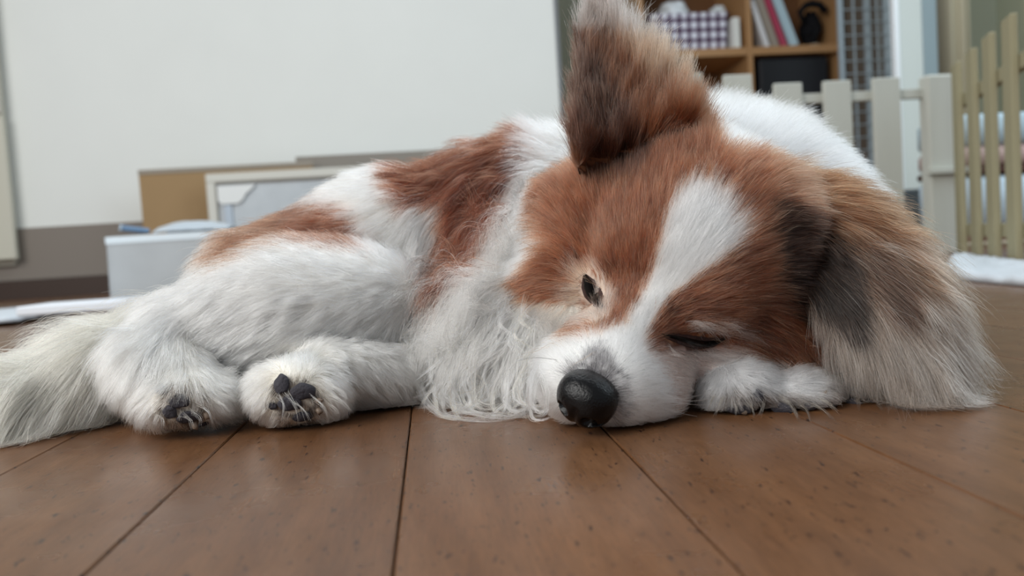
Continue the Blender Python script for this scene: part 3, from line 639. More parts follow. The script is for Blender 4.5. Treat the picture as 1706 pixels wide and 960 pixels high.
# ---- combing guides: region -> (px, py, dx, dy (picture, y down), length mm, lift, droop, clump)
GU = {
 'head': [
  (1000,590,.3,-1,4.5,.35,0,.1),(950,590,-.6,-.8,5,.3,0,.1),(1050,640,1,-.2,5,.3,0,.1),(1080,700,.9,.4,5,.3,0,.1),(1010,560,.2,-1,5,.3,0,.1),(910,640,-1,.1,6,.3,0,.1),
  (1100,640,1,.1,6,.3,0,.1),(1000,720,.3,.6,4,.3,0,.1),(930,700,-.5,.6,4,.3,0,.1),
  (1070,520,.45,-1,7,.3,0,.15),(1130,440,.5,-.9,11,.3,0,.2),(1170,350,.45,-.9,15,.3,0,.25),(1225,350,.75,-.7,16,.3,0,.25),
  (1030,420,-.05,-1,10,.25,0,.3),(970,380,-.5,-.9,14,.3,.0,.35),(1010,320,-.2,-1,15,.3,0,.35),(920,430,-.9,.15,20,.3,.1,.5),(900,480,-1,.3,28,.2,.15,.5),(870,485,-1,.35,26,.2,.15,.5),(925,525,-.8,.6,18,.3,.15,.5),(890,380,-.9,-.1,24,.35,.1,.5),(920,300,-.9,-.35,24,.35,.05,.5),
  (985,445,-.3,-1,6,.3,0,.2),(955,500,-1,.1,9,.25,0,.3),(1030,490,.1,-1,6,.25,0,.2),(960,545,-1,.2,9,.25,0,.2),
  (1130,530,.9,-.5,7,.25,0,.2),(1180,500,.9,-.4,11,.25,0,.3),(1250,440,.95,-.35,15,.3,0,.35),(1190,545,1,.15,9,.3,0,.35),(1260,560,1,.35,13,.25,.05,.4),(1170,620,1,.35,8,.25,0,.25),(1120,590,.9,.3,6,.25,0,.2),
  (1300,560,.8,.6,16,.25,.1,.4),(1350,610,.4,.9,18,.25,.1,.4),(1300,480,.95,.25,18,.3,0,.4),(1230,300,.7,-.6,15,.35,0,.3),(1300,340,.9,.1,20,.35,0,.4),(1400,420,.7,.6,30,.3,.1,.5),(1420,560,.2,1,30,.2,.2,.5),
  (1190,250,.2,-1,18,.4,0,.35),(1100,260,0,-1,16,.35,0,.35),(1050,300,-.1,-1,14,.3,0,.35),(1330,290,1,.2,22,.4,0,.4)],
 'torso': [(850,240,-.55,.8,28,.25,.1,.5),(780,340,-.5,.85,34,.25,.15,.55),(690,290,-.85,.45,24,.25,.05,.5),(730,400,-.35,.95,36,.25,.2,.55),
  (870,330,-.35,1,40,.3,.2,.55),(860,450,-.45,.9,40,.25,.2,.6),(600,330,-.95,.2,18,.25,.05,.35),(560,390,-1,.25,16,.25,0,.3),(500,350,-1,.3,18,.25,.05,.35),(400,390,-.9,.5,26,.25,.1,.4),(640,500,-.6,.75,26,.2,.15,.4),(700,520,-.25,1,36,.25,.25,.6),(620,580,-.8,.5,22,.2,.15,.5),(930,220,-.8,-.1,30,.5,0,.5)],
 'neck': [(1250,200,.45,-.75,20,.45,0,.3),(1150,170,.1,-1,26,.5,0,.4),(1380,250,.85,.1,20,.4,0,.3),(1300,190,.6,-.5,22,.45,0,.3),(950,250,-.8,.1,34,.4,.1,.5),(900,350,-.4,.9,38,.3,.2,.5),(1420,350,.7,.7,24,.3,.1,.4)],
 'chest': [(760,560,-.3,1,42,.3,.25,.65),(820,620,-.15,1,40,.3,.3,.7),(900,620,-.1,1,26,.25,.2,.5),(880,500,-.4,.9,36,.25,.25,.6),(940,650,.1,1,14,.2,.2,.4),(780,470,-.4,.9,44,.3,.25,.65)],
 'thigh': [(550,440,-1,.15,13,.2,0,.3),(450,440,-.95,.3,16,.2,.05,.35),(350,480,-.75,.65,24,.2,.1,.45),(280,540,-.45,.9,30,.2,.15,.5),(400,540,-.9,.4,18,.2,.05,.4),(560,540,-.85,.35,18,.2,.05,.4),(330,600,-.2,1,20,.2,.1,.4),(620,600,-.9,.3,16,.25,.1,.4)],
 'shank': [(250,580,-.35,.95,26,.25,.15,.5),(320,610,.1,1,12,.25,.1,.3),(370,650,.85,.5,10,.35,.05,.4),(270,660,-.6,.7,9,.3,.05,.4),(310,690,.2,.8,7,.3,0,.4),(230,640,-.5,.9,22,.25,.15,.5)],
 'hindpaw': [(440,620,-.6,.8,12,.3,.1,.4),(490,615,.0,-.3,7,.3,.05,.3),(560,630,.85,.5,9,.35,.05,.4),(540,690,.5,.7,7,.3,.05,.4),(450,690,-.4,.8,8,.3,.05,.5),(640,610,.6,.5,14,.3,.1,.4),(500,690,.1,1,7,.3,0,.4)],
 'tail': [(300,530,-.8,.6,42,.15,.25,.4),(200,540,-.85,.5,48,.15,.25,.45),(100,600,-.8,.6,50,.15,.28,.45),(180,660,-.55,.8,48,.2,.15,.5),(30,580,-.9,.45,46,.15,.25,.45),(0,680,-.9,.45,40,.15,.2,.4)],
 'forepaw': [(1200,640,-.25,.9,8,.3,.05,.4),(1240,615,.75,.35,8,.25,.05,.35),(1285,640,.8,.5,9,.25,.05,.4),(1320,620,.95,.25,9,.3,.05,.4),(1400,650,.6,.6,8,.35,.1,.5),(1350,680,.9,.4,11,.3,.05,.5),(1250,690,.3,.7,6,.3,.05,.5),(1440,640,.3,1,8,.3,.1,.5)],
}
def guides(reg, X, N):
    """comb direction (tangent), length, lift, droop, clump at points X with normals N"""
    n_ = len(X); px, py, D = proj(X); T = np.zeros((n_, 3)); L = np.zeros((n_, 4))
    for rg in set(reg):
        m = reg == rg; g = np.array(GU[rg], float)
        d2 = (px[m][:, None]-g[:, 0])**2+(py[m][:, None]-g[:, 1])**2
        w_ = 1/(d2+300)**1.6; w_ /= w_.sum(1, keepdims=True)
        gl = np.hypot(g[:, 2], g[:, 3]); dx = w_@(g[:, 2]/gl); dy = w_@(g[:, 3]/gl)
        T[m] = dx[:, None]*CR-dy[:, None]*CU+.06*CF; L[m] = w_@g[:, 4:8]
    T -= N*(T*N).sum(1)[:, None]
    T /= np.maximum(np.linalg.norm(T, axis=1), 1e-6)[:, None]
    return T, L[:, 0]*1e-3, L[:, 1], L[:, 2], L[:, 3]

def sample(V, Fq, N, count, wt=None, r=RNG):
    tri = np.concatenate([Fq[:, [0, 1, 2]], Fq[:, [0, 2, 3]]]) if Fq.shape[1] == 4 else Fq
    a = np.linalg.norm(np.cross(V[tri[:, 1]]-V[tri[:, 0]], V[tri[:, 2]]-V[tri[:, 0]]), axis=1)
    if wt is not None: a = a*wt[tri].mean(1)
    k = r.choice(len(tri), count, p=a/a.sum()); u = r.random((count, 2)); f = u.sum(1) > 1; u[f] = 1-u[f]
    b = np.stack([1-u.sum(1), u[:, 0], u[:, 1]], 1)[:, :, None]
    X = (V[tri[k]]*b).sum(1); Nn = (N[tri[k]]*b).sum(1); Nn /= np.maximum(np.linalg.norm(Nn, axis=1), 1e-9)[:, None]
    return X, Nn, tri[k, 0]
G_ = np.array([0, 0, -1.0])
def grow(X, N, T, ln, lift, droop, S, r, wav=.12, floor=.0008):
    """bend strands from their roots: (n, S, 3)"""
    n_ = len(X); out = np.empty((n_, S, 3)); out[:, 0] = X
    d = T*(1-lift)[:, None]+N*lift[:, None]+r.normal(0, .065, (n_, 3)); d /= np.linalg.norm(d, axis=1)[:, None]
    ph = r.normal(0, 1, (n_, 3)); om = r.uniform(2., 6., n_); p0 = r.uniform(0, 6.28, n_)
    for s in range(1, S):
        t = s/(S-1)
        d = d+G_*(droop*1.1*t)[:, None]-N*(lift*.28*t)[:, None]+ph*(wav*np.cos(p0+om*t))[:, None]
        d /= np.linalg.norm(d, axis=1)[:, None]
        q = out[:, s-1]+d*(ln/(S-1))[:, None]
        low = q[:, 2] < floor*(1+s*.3)
        q[low, 2] = (floor*(1+s*.3)); d[low, 2] = np.maximum(d[low, 2], 0.0)
        out[:, s] = q
    return out
def nearest(A, B):
    kd = kdtree.KDTree(len(B))
    for i, b in enumerate(B.tolist()): kd.insert(b, i)
    kd.balance(); return np.fromiter((kd.find(a)[1] for a in A.tolist()), int, len(A))
def hair_object(name, pts, cols, nrm, rad, parent, tipfade=None):
    n_, S, _ = pts.shape; hc = bpy.data.hair_curves.new(name); hc.add_curves([S]*n_)
    hc.position_data.foreach_set('vector', (pts-np.array(parent_loc(parent))).astype(np.float32).ravel())
    t = np.linspace(0, 1, S); rr = rad[:, None]*(1-.75*t**2)[None]
    a = hc.attributes.get('radius') or hc.attributes.new('radius', 'FLOAT', 'POINT'); a.data.foreach_set('value', rr.astype(np.float32).ravel())
    a = hc.attributes.new('coat', 'FLOAT_COLOR', 'POINT')
    cc = np.repeat(cols[:, None], S, 1) if cols.ndim == 2 else cols
    cc = np.clip(cc, 0, 1); sat = 1-cc.min(-1, keepdims=True)/np.maximum(cc.max(-1, keepdims=True), 1e-6); cc = cc**(1+.22*np.minimum(1, sat*1.6))*(1-.42*np.minimum(1, sat*1.35))
    cc = np.concatenate([cc, np.ones((n_, S, 1))], 2); a.data.foreach_set('color', cc.astype(np.float32).ravel())
    hc.materials.append(FUR); o = bpy.data.objects.new(name, hc); COL.objects.link(o); o.parent = parent; o['kind'] = 'stuff'
    return o
def parent_loc(p): return tuple(p.matrix_world.translation)

def coat_fur(name, parent, regions, V, Fq, N, reg, count, nclump, radius=6.5e-5, S=7, seed=1, lmul=1.0, wav=.11):
    r = np.random.default_rng(seed); sel = np.isin(reg, regions); view = V-CAM0; view /= np.linalg.norm(view, axis=1)[:, None]
    fac = -(view*N).sum(1); px, py, D = proj(V)
    wt = sel*np.clip(.25+1.2*(fac+.35), .12, 1.0)*(V[:, 2] > .003)*((px > -150) & (px < 1860))
    X, Nn, vi = sample(V, Fq, N, count, wt, r); rg = reg[vi]
    hx, hy, _ = proj(X); keep = np.ones(len(X), bool)
    for (a_, b_, c_, d_) in HOLES: keep &= ~((((hx-a_)/c_)**2+((hy-b_)/d_)**2 < 1.35) & ((Nn*(X-CAM0)).sum(1) < 0))
    X, Nn, rg = X[keep], Nn[keep], rg[keep]
    T, ln, lift, droop, cl = guides(rg, X, Nn)
    hx, hy, _ = proj(X)
    for (a_, b_, c_, d_) in FEET: ln = np.where((rg != 'head') & (((hx-a_)/c_)**2+((hy-b_)/d_)**2 < 1), ln*.32, ln)
    ln = ln*r.uniform(.65, 1.15, len(X))*lmul
    cX, cN, cv = sample(V, Fq, N, nclump, wt, r); crg = reg[cv]
    cT, cln, clift, cdroop, _ = guides(crg, cX, cN)
    cln = cln*r.uniform(.8, 1.15, len(cX))*lmul
    cp = grow(cX, cN, cT, cln, clift, cdroop, S, r, wav=wav*1.8)
    p = grow(X, Nn, T, ln, lift, droop, S, r, wav=wav)
    k = nearest(X, cX); t = np.linspace(0, 1, S)
    par = cp[k]; rel = X-cX[k]
    tgt = par+rel[:, None]*(1-.86*t[None, :, None]**1.1)
    a = (cl*r.uniform(.5, 1.3, len(X))).clip(0, .95)[:, None]*np.minimum(1, t*1.6)[None]
    p = p*(1-a[:, :, None])+tgt*a[:, :, None]
    p[:, :, 2] = np.maximum(p[:, :, 2], .0006)
    mid = p[:, int(S*.55)]
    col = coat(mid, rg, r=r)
    dk_ = np.clip(1.25-col.min(1, keepdims=True)*1.6, .25, 1); f = np.exp(r.normal(0, .34, len(X))[:, None]*dk_)*np.exp(r.normal(0, .24, nclump)[k][:, None]*dk_); col = np.clip(col*f, 0, .93)
    nn = Nn*.75+N_soft(p)*.25; nn /= np.linalg.norm(nn, axis=1)[:, None]
    rad = radius*r.uniform(.7, 1.25, len(X))
    return hair_object(name, p, col, nn, rad, parent)
def N_soft(p):
    d = p[:, -1]-p[:, 0]; d /= np.maximum(np.linalg.norm(d, axis=1), 1e-9)[:, None]
    return d
# ---- ears: cupped sheets with their own fur
def ear_sheet(path, side, width, cup, up, nu=15, nv=22, th=.0012):
    """path: list of centre points root to tip; side: across vectors; width: half widths (m); cup: how far the rims bend towards 'up'"""
    path = np.array(path); side = np.array(side); up = np.array(up); tt = np.linspace(0, 1, len(path)); vv = np.linspace(0, 1, nv)
    def ip(a, v): return np.stack([np.interp(v, tt, a[:, i]) for i in range(3)], 1)
    # smooth resample
    C_ = ip(path, vv); Sd = ip(side, vv); Up = ip(up, vv)
    for _ in range(4):
        C_[1:-1] = (C_[:-2]+2*C_[1:-1]+C_[2:])/4; Sd[1:-1] = (Sd[:-2]+2*Sd[1:-1]+Sd[2:])/4
    Sd /= np.linalg.norm(Sd, axis=1)[:, None]; Up /= np.linalg.norm(Up, axis=1)[:, None]
    W = np.interp(vv, np.linspace(0, 1, len(width)), width); W[1:-1] = (W[:-2]+2*W[1:-1]+W[2:])/4
    u = np.linspace(-1, 1, nu)
    F_ = C_[:, None]+Sd[:, None]*(u[None, :, None]*W[:, None, None])+Up[:, None]*(cup*(u**2)[None, :, None]*(W/W.max())[:, None, None])
    idx = np.arange(nu*nv).reshape(nv, nu)
    q = np.stack([idx[:-1, :-1], idx[:-1, 1:], idx[1:, 1:], idx[1:, :-1]], -1).reshape(-1, 4)
    V1 = F_.reshape(-1, 3); N1 = vnormals(V1, q)
    flip = -1 if (N1*np.repeat(Up, nu, 0)).sum() < 0 else 1
    N1 = N1*flip
    if flip < 0: q = q[:, ::-1]
    V = np.concatenate([V1+N1*th, V1-N1*th]); n1 = len(V1)
    Q = [q, q[:, ::-1]+n1]; rim = list(idx[0, :])+list(idx[1:, -1])+list(idx[-1, -2::-1])+list(idx[-2:0:-1, 0])
    rq = np.array([[a, b, b+n1, a+n1] for a, b in zip(rim, rim[1:]+rim[:1])])
    if flip > 0: rq = rq[:, ::-1]
    Q = np.concatenate(Q+[rq]); uv = np.stack(np.meshgrid(vv, u, indexing='ij'), -1).reshape(-1, 2)
    return V, Q, np.concatenate([N1, -N1]), np.concatenate([uv, uv])
EAR_DARK_L = [(930,50),(965,45),(1010,110),(1060,200),(1085,265),(1060,310),(990,270),(940,235),(930,150)]
EAR_MID_L = [(955,45),(1010,40),(1070,110),(1110,200),(1110,280),(1060,300),(1050,200),(1005,110)]
EAR_DARK_R = [(1310,368),(1365,374),(1430,420),(1455,520),(1446,590),(1395,560),(1330,490),(1305,430)]
EAR_MID_R = [(1265,262),(1340,262),(1440,310),(1500,380),(1470,400),(1400,350),(1300,350)]
EAR_BRN_R = [(1440,400),(1500,430),(1550,520),(1530,560),(1490,545),(1455,480)]
def ear_coat(P3, which, r):
    """P3 (n,S,3) -> colour per point"""
    n_, S, _ = P3.shape; px, py, _ = proj(P3.reshape(-1, 3)); jx = np.repeat(r.normal(0, 9, n_), S); jy = np.repeat(r.normal(0, 9, n_), S)
    px = px+jx; py = py+jy; ra = np.repeat(r.random(n_), S); c = np.tile(np.array(srgb(140, 116, 98)[:3]), (n_*S, 1))
    def put(m, col, a): c[m] = c[m]*(1-a)+col*a
    if which == 'L':
        put(inpoly(px, py, EAR_MID_L) | (py > 180), np.array(srgb(118, 78, 56)[:3]), .9)
        put(inpoly(px, py, EAR_DARK_L) & (ra < .8), np.array(srgb(66, 40, 31)[:3]), .9)
        put((py < 48) | (px < 928), np.array(srgb(120, 112, 108)[:3]), .85)
        put((px > 1085) & (py > 120) & (ra < .6), RUSSET, .7)
    else:
        low = np.clip((py-470)/130, 0, 1)[:, None]; c = c*(1-low)+np.array(srgb(150, 138, 128)[:3])*low
        put((py < 400) | (px+py < 1860), np.array(srgb(146, 100, 68)[:3]), .8)
        put(inpoly(px, py, EAR_MID_R), np.array(srgb(158, 104, 68)[:3]), .8)
        put((py < 500) & (ra < .35), np.array(srgb(100, 68, 48)[:3]), .75)
        put(inpoly(px, py, EAR_BRN_R) & (ra < .75), np.array(srgb(84, 56, 42)[:3]), .8)
        put(inpoly(px, py, EAR_DARK_R) & (ra < .93), DARK, .9)  # dark inner fur with the shade of the ear's opening painted in
    return c.reshape(n_, S, 3)
def ear_fur(name, parent, V, Q, N, uvw, gl, which, count, ncl, seed, rad=6e-5, S=8):
    r = np.random.default_rng(seed); view = V-CAM0; view /= np.linalg.norm(view, axis=1)[:, None]
    rim = (np.abs(uvw[:, 1]) > .75) | (uvw[:, 0] > .8); wt = np.clip(.45+1.0*(-(view*N).sum(1)), .25, 1)*(1-.35*uvw[:, 0]*(which == 'R'))+rim*.5*(uvw[:, 0] < .85)
    g = np.array(gl, float)
    def comb(X, Nn):
        px, py, D = proj(X); d2 = (px[:, None]-g[:, 0])**2+(py[:, None]-g[:, 1])**2; w_ = 1/(d2+300)**1.6; w_ /= w_.sum(1, keepdims=True)
        l_ = np.hypot(g[:, 2], g[:, 3]); T = (w_@(g[:, 2]/l_))[:, None]*CR-(w_@(g[:, 3]/l_))[:, None]*CU; T = T-Nn*((T*Nn).sum(1)*.7)[:, None]
        T /= np.linalg.norm(T, axis=1)[:, None]; L = w_@g[:, 4:8]; return T, L[:, 0]*1e-3, L[:, 1], L[:, 2], L[:, 3]
    X, Nn, vi = sample(V, Q, N, count, wt, r); T, ln, li, dr, cl = comb(X, Nn); ln = ln*r.uniform(.5, 1.2, count)
    cX, cN, cv = sample(V, Q, N, ncl, wt, r); cT, cln, cli, cdr, _ = comb(cX, cN)
    cp = grow(cX, cN, cT, cln*r.uniform(.75, 1.15, ncl), cli, cdr, S, r, wav=.14); p = grow(X, Nn, T, ln, li, dr, S, r, wav=.07)
    k = nearest(X, cX); t = np.linspace(0, 1, S); a = (cl*r.uniform(.4, 1.3, count)).clip(0, .95)[:, None]*np.minimum(1, t*1.6)[None]
    tgt = cp[k]+(X-cX[k])[:, None]*(1-.7*t[None, :, None]**1.2); p = p*(1-a[:, :, None])+tgt*a[:, :, None]; p[:, :, 2] = np.maximum(p[:, :, 2], .0006)
    col = ear_coat(p, which, r)*np.exp(r.normal(0, .30, count))[:, None, None]*np.exp(r.normal(0, .24, ncl))[k][:, None, None]
    nn = Nn+0; back = (nn*(X-CAM0)).sum(1) > 0
    return hair_object(name, p, np.clip(col, 0, .93), nn, rad*r.uniform(.7, 1.25, count), parent)
UPL = -CF*.9+CU*.1-CR*.1
earL = ear_sheet([P(1076,345,.330), P(1060,240,.346), P(1024,135,.360), P(985,40,.374)], [CR*.96-CF*.25]*4, [.025, .0275, .0215, .013, .003], .010, [UPL]*4)
UPR = np.array([-CF*.75+CU*.5+CR*.15, -CF*.8+CU*.35+CR*.35, -CF*.85+CR*.5, -CF*.85+CR*.45])
earR = ear_sheet([P(1275,335,.350), P(1370,372,.334), P(1448,446,.320), P(1500,530,.309), P(1524,600,.302)],
                 [CU*.85+CR*.3+CF*.4, CU*.75+CR*.5+CF*.35, CU*.55+CR*.8+CF*.2, CU*.25+CR*.95+CF*.1, CR*.98+CU*.1], [.014, .021, .023, .021, .016, .006], -.006, list(UPR)+[UPR[-1]])
ear_parts = []
for nm, E_ in (('L', earL), ('R', earR)):
    V, Q, N, uvw = E_
    lowv = np.where(uvw[:, 0] < .42)[0]; hx_, hy_, hD_ = proj(V[lowv]); HX_, _ = hit(np.stack([hx_, hy_], 1)); sD = (HX_-CAM0)@CF     # seat the ear's root in the head
    ok_ = (np.abs(field(HX_)[0]) < .001) & (sD < .42) & (nm == 'L'); w_ = np.clip(1.25*(1-uvw[lowv, 0]/.42), 0, 1)
    nD = np.where(ok_, hD_*(1-w_)+np.maximum(hD_, sD+.0025)*w_, hD_); V[lowv] = CAM0+(V[lowv]-CAM0)*(nD/hD_)[:, None]
    N = vnormals(V, Q); E_ = (V, Q, N, uvw)
    c = ear_coat(V[:, None], nm, np.random.default_rng(5))[:, 0]*.7
    o = quad_mesh('ear', V, Q, dog, SKIN, c); tag(o, 'upright brown ear with grey fringe' if nm == 'L' else 'drooping ear with long pale fringe')
    ear_parts.append((nm, o, E_))
EGL = [(950,80,-.05,-1,22,.2,0,.5),(1000,60,.15,-1,30,.25,0,.5),(975,20,.1,-1,32,.25,0,.5),(945,150,-.12,-1,17,.2,0,.45),(935,220,-.25,-1,16,.2,0,.5),(1000,150,.1,-1,22,.25,0,.45),(1060,120,.25,-1,26,.25,0,.5),(1090,180,.35,-1,24,.3,0,.5),(1040,220,.05,-1,20,.25,0,.45),(980,230,-.2,-.9,18,.25,0,.45),(1060,290,.1,-1,16,.2,0,.4),(1000,300,-.3,-.9,16,.3,0,.4)]
EGR = [(1290,310,1,.1,24,.3,.05,.45),(1350,310,1,.35,32,.3,.05,.5),(1420,350,.8,.65,38,.22,.1,.5),(1480,420,.55,.85,42,.22,.12,.55),(1400,430,.7,.75,30,.25,.1,.5),(1350,400,.7,.7,26,.25,.1,.5),(1450,520,.35,1,38,.2,.15,.55),(1530,520,.4,.95,42,.22,.15,.5),(1430,540,.4,1,30,.2,.2,.5),(1480,600,.2,1,34,.2,.2,.5),(1560,600,.25,1,34,.22,.15,.5),(1450,460,.6,.85,36,.25,.1,.5)]

# ---- nose
def nets_obj(name, fn, c, ext, h, material, parent):
    l0 = np.asarray(c)-ext; nn = np.ceil(2*np.asarray(ext)/h).astype(int)
    g = [l0[i]+h*np.arange(nn[i]) for i in range(3)]; X = np.stack(np.meshgrid(*g, indexing='ij'), -1).reshape(-1, 3)
    V, Fq = surface_nets(fn(X).reshape(nn), l0, h); Fq = Fq[(Fq >= 0).all(1)]
    return quad_mesh(name, V, Fq, parent, material), V, Fq
NC = P(978, 664, .2885)
def nose_sd(X):
    q = (X-NC)@HA.T*1e3; f, s, u = q.T
    sw = 11.6+.09*u; k0 = (np.abs(f/9.8)**2.2+np.abs(s/sw)**2.2+np.abs((u+.3)/10.6)**2.2)**(1/2.2); d = (k0-1)*11
    d = d+.9*np.exp(-((s/1.1)**2))*(u < 3)*(f > 0)                       # groove under the tip
    for sg in (-1, 1):
        a = np.sqrt(((f-9.5)/4.)**2+((s-sg*5.9)/3.2)**2+((u+2.0)/3.0)**2); h_ = (1-a)*3.1; d = np.maximum(d, h_)
        b = np.sqrt(((f-6.5)/4.)**2+((s-sg*10.2)/4)**2+((u+3.6)/1.1)**2); d = np.maximum(d, (1-b)*1.1)
    return d*1e-3
nm_ = mat('nose_leather', srgb(9, 8, 9), rough=.2, spec=.3, bump=.22, nscale=1300)
nose, _, _ = nets_obj('nose', nose_sd, NC, [.017]*3, .0006, nm_, dog)

# ---- eyes: nearly shut lids with a dark slit
def patch(name, line, widths, lift, material, parent, nu=9):
    """a lens-shaped strip lying on the body along a line of pixels"""
    pts = np.array(line, float); tt = np.linspace(0, 1, len(pts)); v = np.linspace(0, 1, 17)
    c = np.stack([np.interp(v, tt, pts[:, 0]), np.interp(v, tt, pts[:, 1])], 1)
    for _ in range(3): c[1:-1] = (c[:-2]+2*c[1:-1]+c[2:])/4
    t = np.gradient(c, axis=0); t /= np.linalg.norm(t, axis=1)[:, None]; nrm = np.stack([-t[:, 1], t[:, 0]], 1)
    wd = np.interp(v, np.linspace(0, 1, len(widths)), widths); u = np.linspace(-1, 1, nu)
    pix = (c[:, None]+nrm[:, None]*(u[None, :, None]*wd[:, None, None])).reshape(-1, 2)
    X, N = hit(pix); hgt = (np.sqrt(np.clip(1-u**2, 0, 1))[None]*np.sqrt(np.clip(wd/wd.max(), 0, 1))[:, None]).reshape(-1)
    V = X+N*(-.0004+lift*hgt)[:, None]; idx = np.arange(17*nu).reshape(17, nu)
    q = np.stack([idx[:-1, :-1], idx[:-1, 1:], idx[1:, 1:], idx[1:, :-1]], -1).reshape(-1, 4)
    nn = vnormals(V, q); q = q if (nn*N).sum() > 0 else q[:, ::-1]
    return quad_mesh(name, V, q, parent, material)
eye_m = mat('eye_wet', srgb(9, 7, 7), rough=.32, spec=.14)
lid_m = mat('eyelid_skin', srgb(58, 40, 38), rough=.5, spec=.3, bump=.3, nscale=900)
for ln_, wd_, lw in (([(974,458),(983,478),(993,497),(1003,514)], [3,11,13,10,3], [4,15,18,14,5]), ([(1100,557),(1128,564),(1158,571),(1186,572),(1207,564)], [1.5,5,7.5,6,1.5], [3,9,13,10,3])):
    lid = patch('eyelid', ln_, lw, .0018, lid_m, dog); patch('eye', ln_, wd_, .0032, eye_m, lid)
# mouth line under the nose
mm = mat('lip', srgb(58, 36, 38), rough=.45)
Xm, Nm_ = hit([(935,700),(948,712),(965,719),(985,722),(1010,721),(1035,716)])
bm = bmesh.new(); tube(bm, list(Xm+Nm_*.0002), [.0008,.0013,.0016,.0015,.0012,.0005]); child(bm_obj('lip', bm, mm, None, True), dog)

# ---- paw pads and claws
pad_m = mat('paw_pad', srgb(58, 56, 62), rough=.75, spec=.3, noise=.35, nscale=300, bump=.8)
claw_m = mat('claw', srgb(122, 106, 92), rough=.4)
PADS = [(270,650,10,8),(300,668,17,12),(314,694,18,12),(284,686,12,12),(338,706,10,7),
        (470,640,13,17),(506,652,21,14),(484,672,20,13),(505,693,17,11),(455,676,8,7),
        (1232,682,20,9),(1262,660,10,11),(1304,680,20,10),(1350,676,11,8),(1392,668,11,9),(1424,672,13,9),(1454,664,10,8)]
HOLES = []
for x, y, a, b in PADS:
    X, N = hit([(x, y)]); X = X[0]; N = N[0]; D = (X-CAM0)@CF; s = D/FPX
    n_ = Vector(N.tolist()); t1 = Vector(CR.tolist()); t1 = (t1-n_*t1.dot(n_)).normalized(); t2 = n_.cross(t1)
    bm = bmesh.new(); bmesh.ops.create_icosphere(bm, subdivisions=3, radius=1)
    for v in bm.verts:
        c = v.co; k = 1+.08*math.sin(5*c.x+3*c.y); v.co = Vector((X+N*.0004).tolist())+t1*(c.x*a*s*k)+t2*(c.y*b*s*k)+n_*(c.z*min(a, b)*s*.45)
    child(bm_obj('paw_pad', bm, pad_m, None, True), dog); HOLES.append((x, y, a*.9, b*.9))
CLAWS = [((340,688),(350,694)),((322,702),(328,712)),((528,668),(538,665)),((528,682),(538,683)),((1243,690),(1232,696)),((1316,694),(1328,699)),((1368,656),(1376,660)),((1430,686),(1435,692))]
for (x0, y0), (x1, y1) in CLAWS:
    X, N = hit([(x0, y0)]); X = X[0]; N = N[0]; D = (X-CAM0)@CF; s = D/FPX
    e = X+((x1-x0)*CR-(y1-y0)*CU)*s; pts = [X-N*.001, X*.6+e*.4+N*.0022, e+N*.0012]; pts = [np.array([p[0], p[1], max(p[2], .0012)]) for p in pts]
    bm = bmesh.new(); tube(bm, pts, [.0015, .0012, .0003]); child(bm_obj('claw', bm, claw_m, None, True), dog)
HOLES += [(988,487,17,31),(1155,569,55,13),(976,664,38,38)]

# ---- single locks, wisps, whiskers and stray hairs, each a bundle along its own path
def path3(pts, X0, N0, lift=.004, ):
    """pixel path -> 3-D path: starts on the coat, keeps the start depth, comes forward where the floor would hide it"""
    D0 = (X0-CAM0)@CF; out = [X0]
    for i, (x, y) in enumerate(pts[1:]):
        d = ray(x, y); D = D0-lift*min(1.6, 1+i*.3)
        if d[2] < 0:
            D = min(D, (0.0012-CAMH)/d[2])
        out.append(CAM0+d*D)
    return np.array(out), N0
def spline(Pp, S):
    n_ = len(Pp); t = np.linspace(0, n_-1, S); i = np.clip(t.astype(int), 0, n_-2); f = (t-i)[:, None]
    p0 = Pp[np.clip(i-1, 0, n_-1)]; p1 = Pp[i]; p2 = Pp[i+1]; p3 = Pp[np.clip(i+2, 0, n_-1)]
    return .5*((2*p1)+(-p0+p2)*f+(2*p0-5*p1+4*p2-p3)*f**2+(-p0+3*p1-3*p2+p3)*f**3)
def bundle(paths, name, parent, rad, S=14, seed=1, lift=.004):
    r = np.random.default_rng(seed); PT, CC, NN = [], [], []
    HX, HNn = hit([p_[0][0] for p_ in paths]); bad = (np.abs(field(HX)[0]) > .001) | ((HX-CAM0)@CF > .6); keep_ = []
    for qi, p_ in enumerate(paths):
        if bad[qi] and p_[0][0][0] > 1430: HX[qi] = P(*p_[0][0], .303); HNn[qi] = -CF; bad[qi] = False
    paths = [p_ for p_, b_ in zip(paths, bad) if not b_]; HX, HNn = HX[~bad], HNn[~bad]
    for qi, (pts, n_, root, tip, col) in enumerate(paths):
        Pp, N0 = path3(pts, HX[qi], HNn[qi], lift); c = spline(Pp, S); t = np.linspace(0, 1, S)[None, :, None]
        off0 = r.normal(0, root*1e-3, (n_, 1, 3)); off1 = r.normal(0, tip*1e-3, (n_, 1, 3)); wv = r.normal(0, tip*.5e-3, (n_, 1, 3))*np.sin(t*r.uniform(3, 9, (n_, 1, 1)))
        k = r.uniform(.7, 1.0, (n_, 1)); tt = np.linspace(0, 1, S)[None]*k*(S-1); i = np.clip(tt.astype(int), 0, S-2); f = (tt-i)[..., None]
        p = c[i]*(1-f)+c[i+1]*f+off0*(1-t)**1.5*np.array([1, 1, 1])+off1*t**1.2+wv; p[:, 0] -= N0*.001; p[:, :, 2] = np.maximum(p[:, :, 2], .0006)
        PT.append(p); CC.append(np.tile(col, (n_, 1))*np.exp(r.normal(0, .12, n_))[:, None]); NN.append(np.tile(N0, (n_, 1)))
    p = np.concatenate(PT); hair_object(name, p, np.clip(np.concatenate(CC), 0, .93), np.concatenate(NN), rad*r.uniform(.7, 1.3, len(p)), parent)
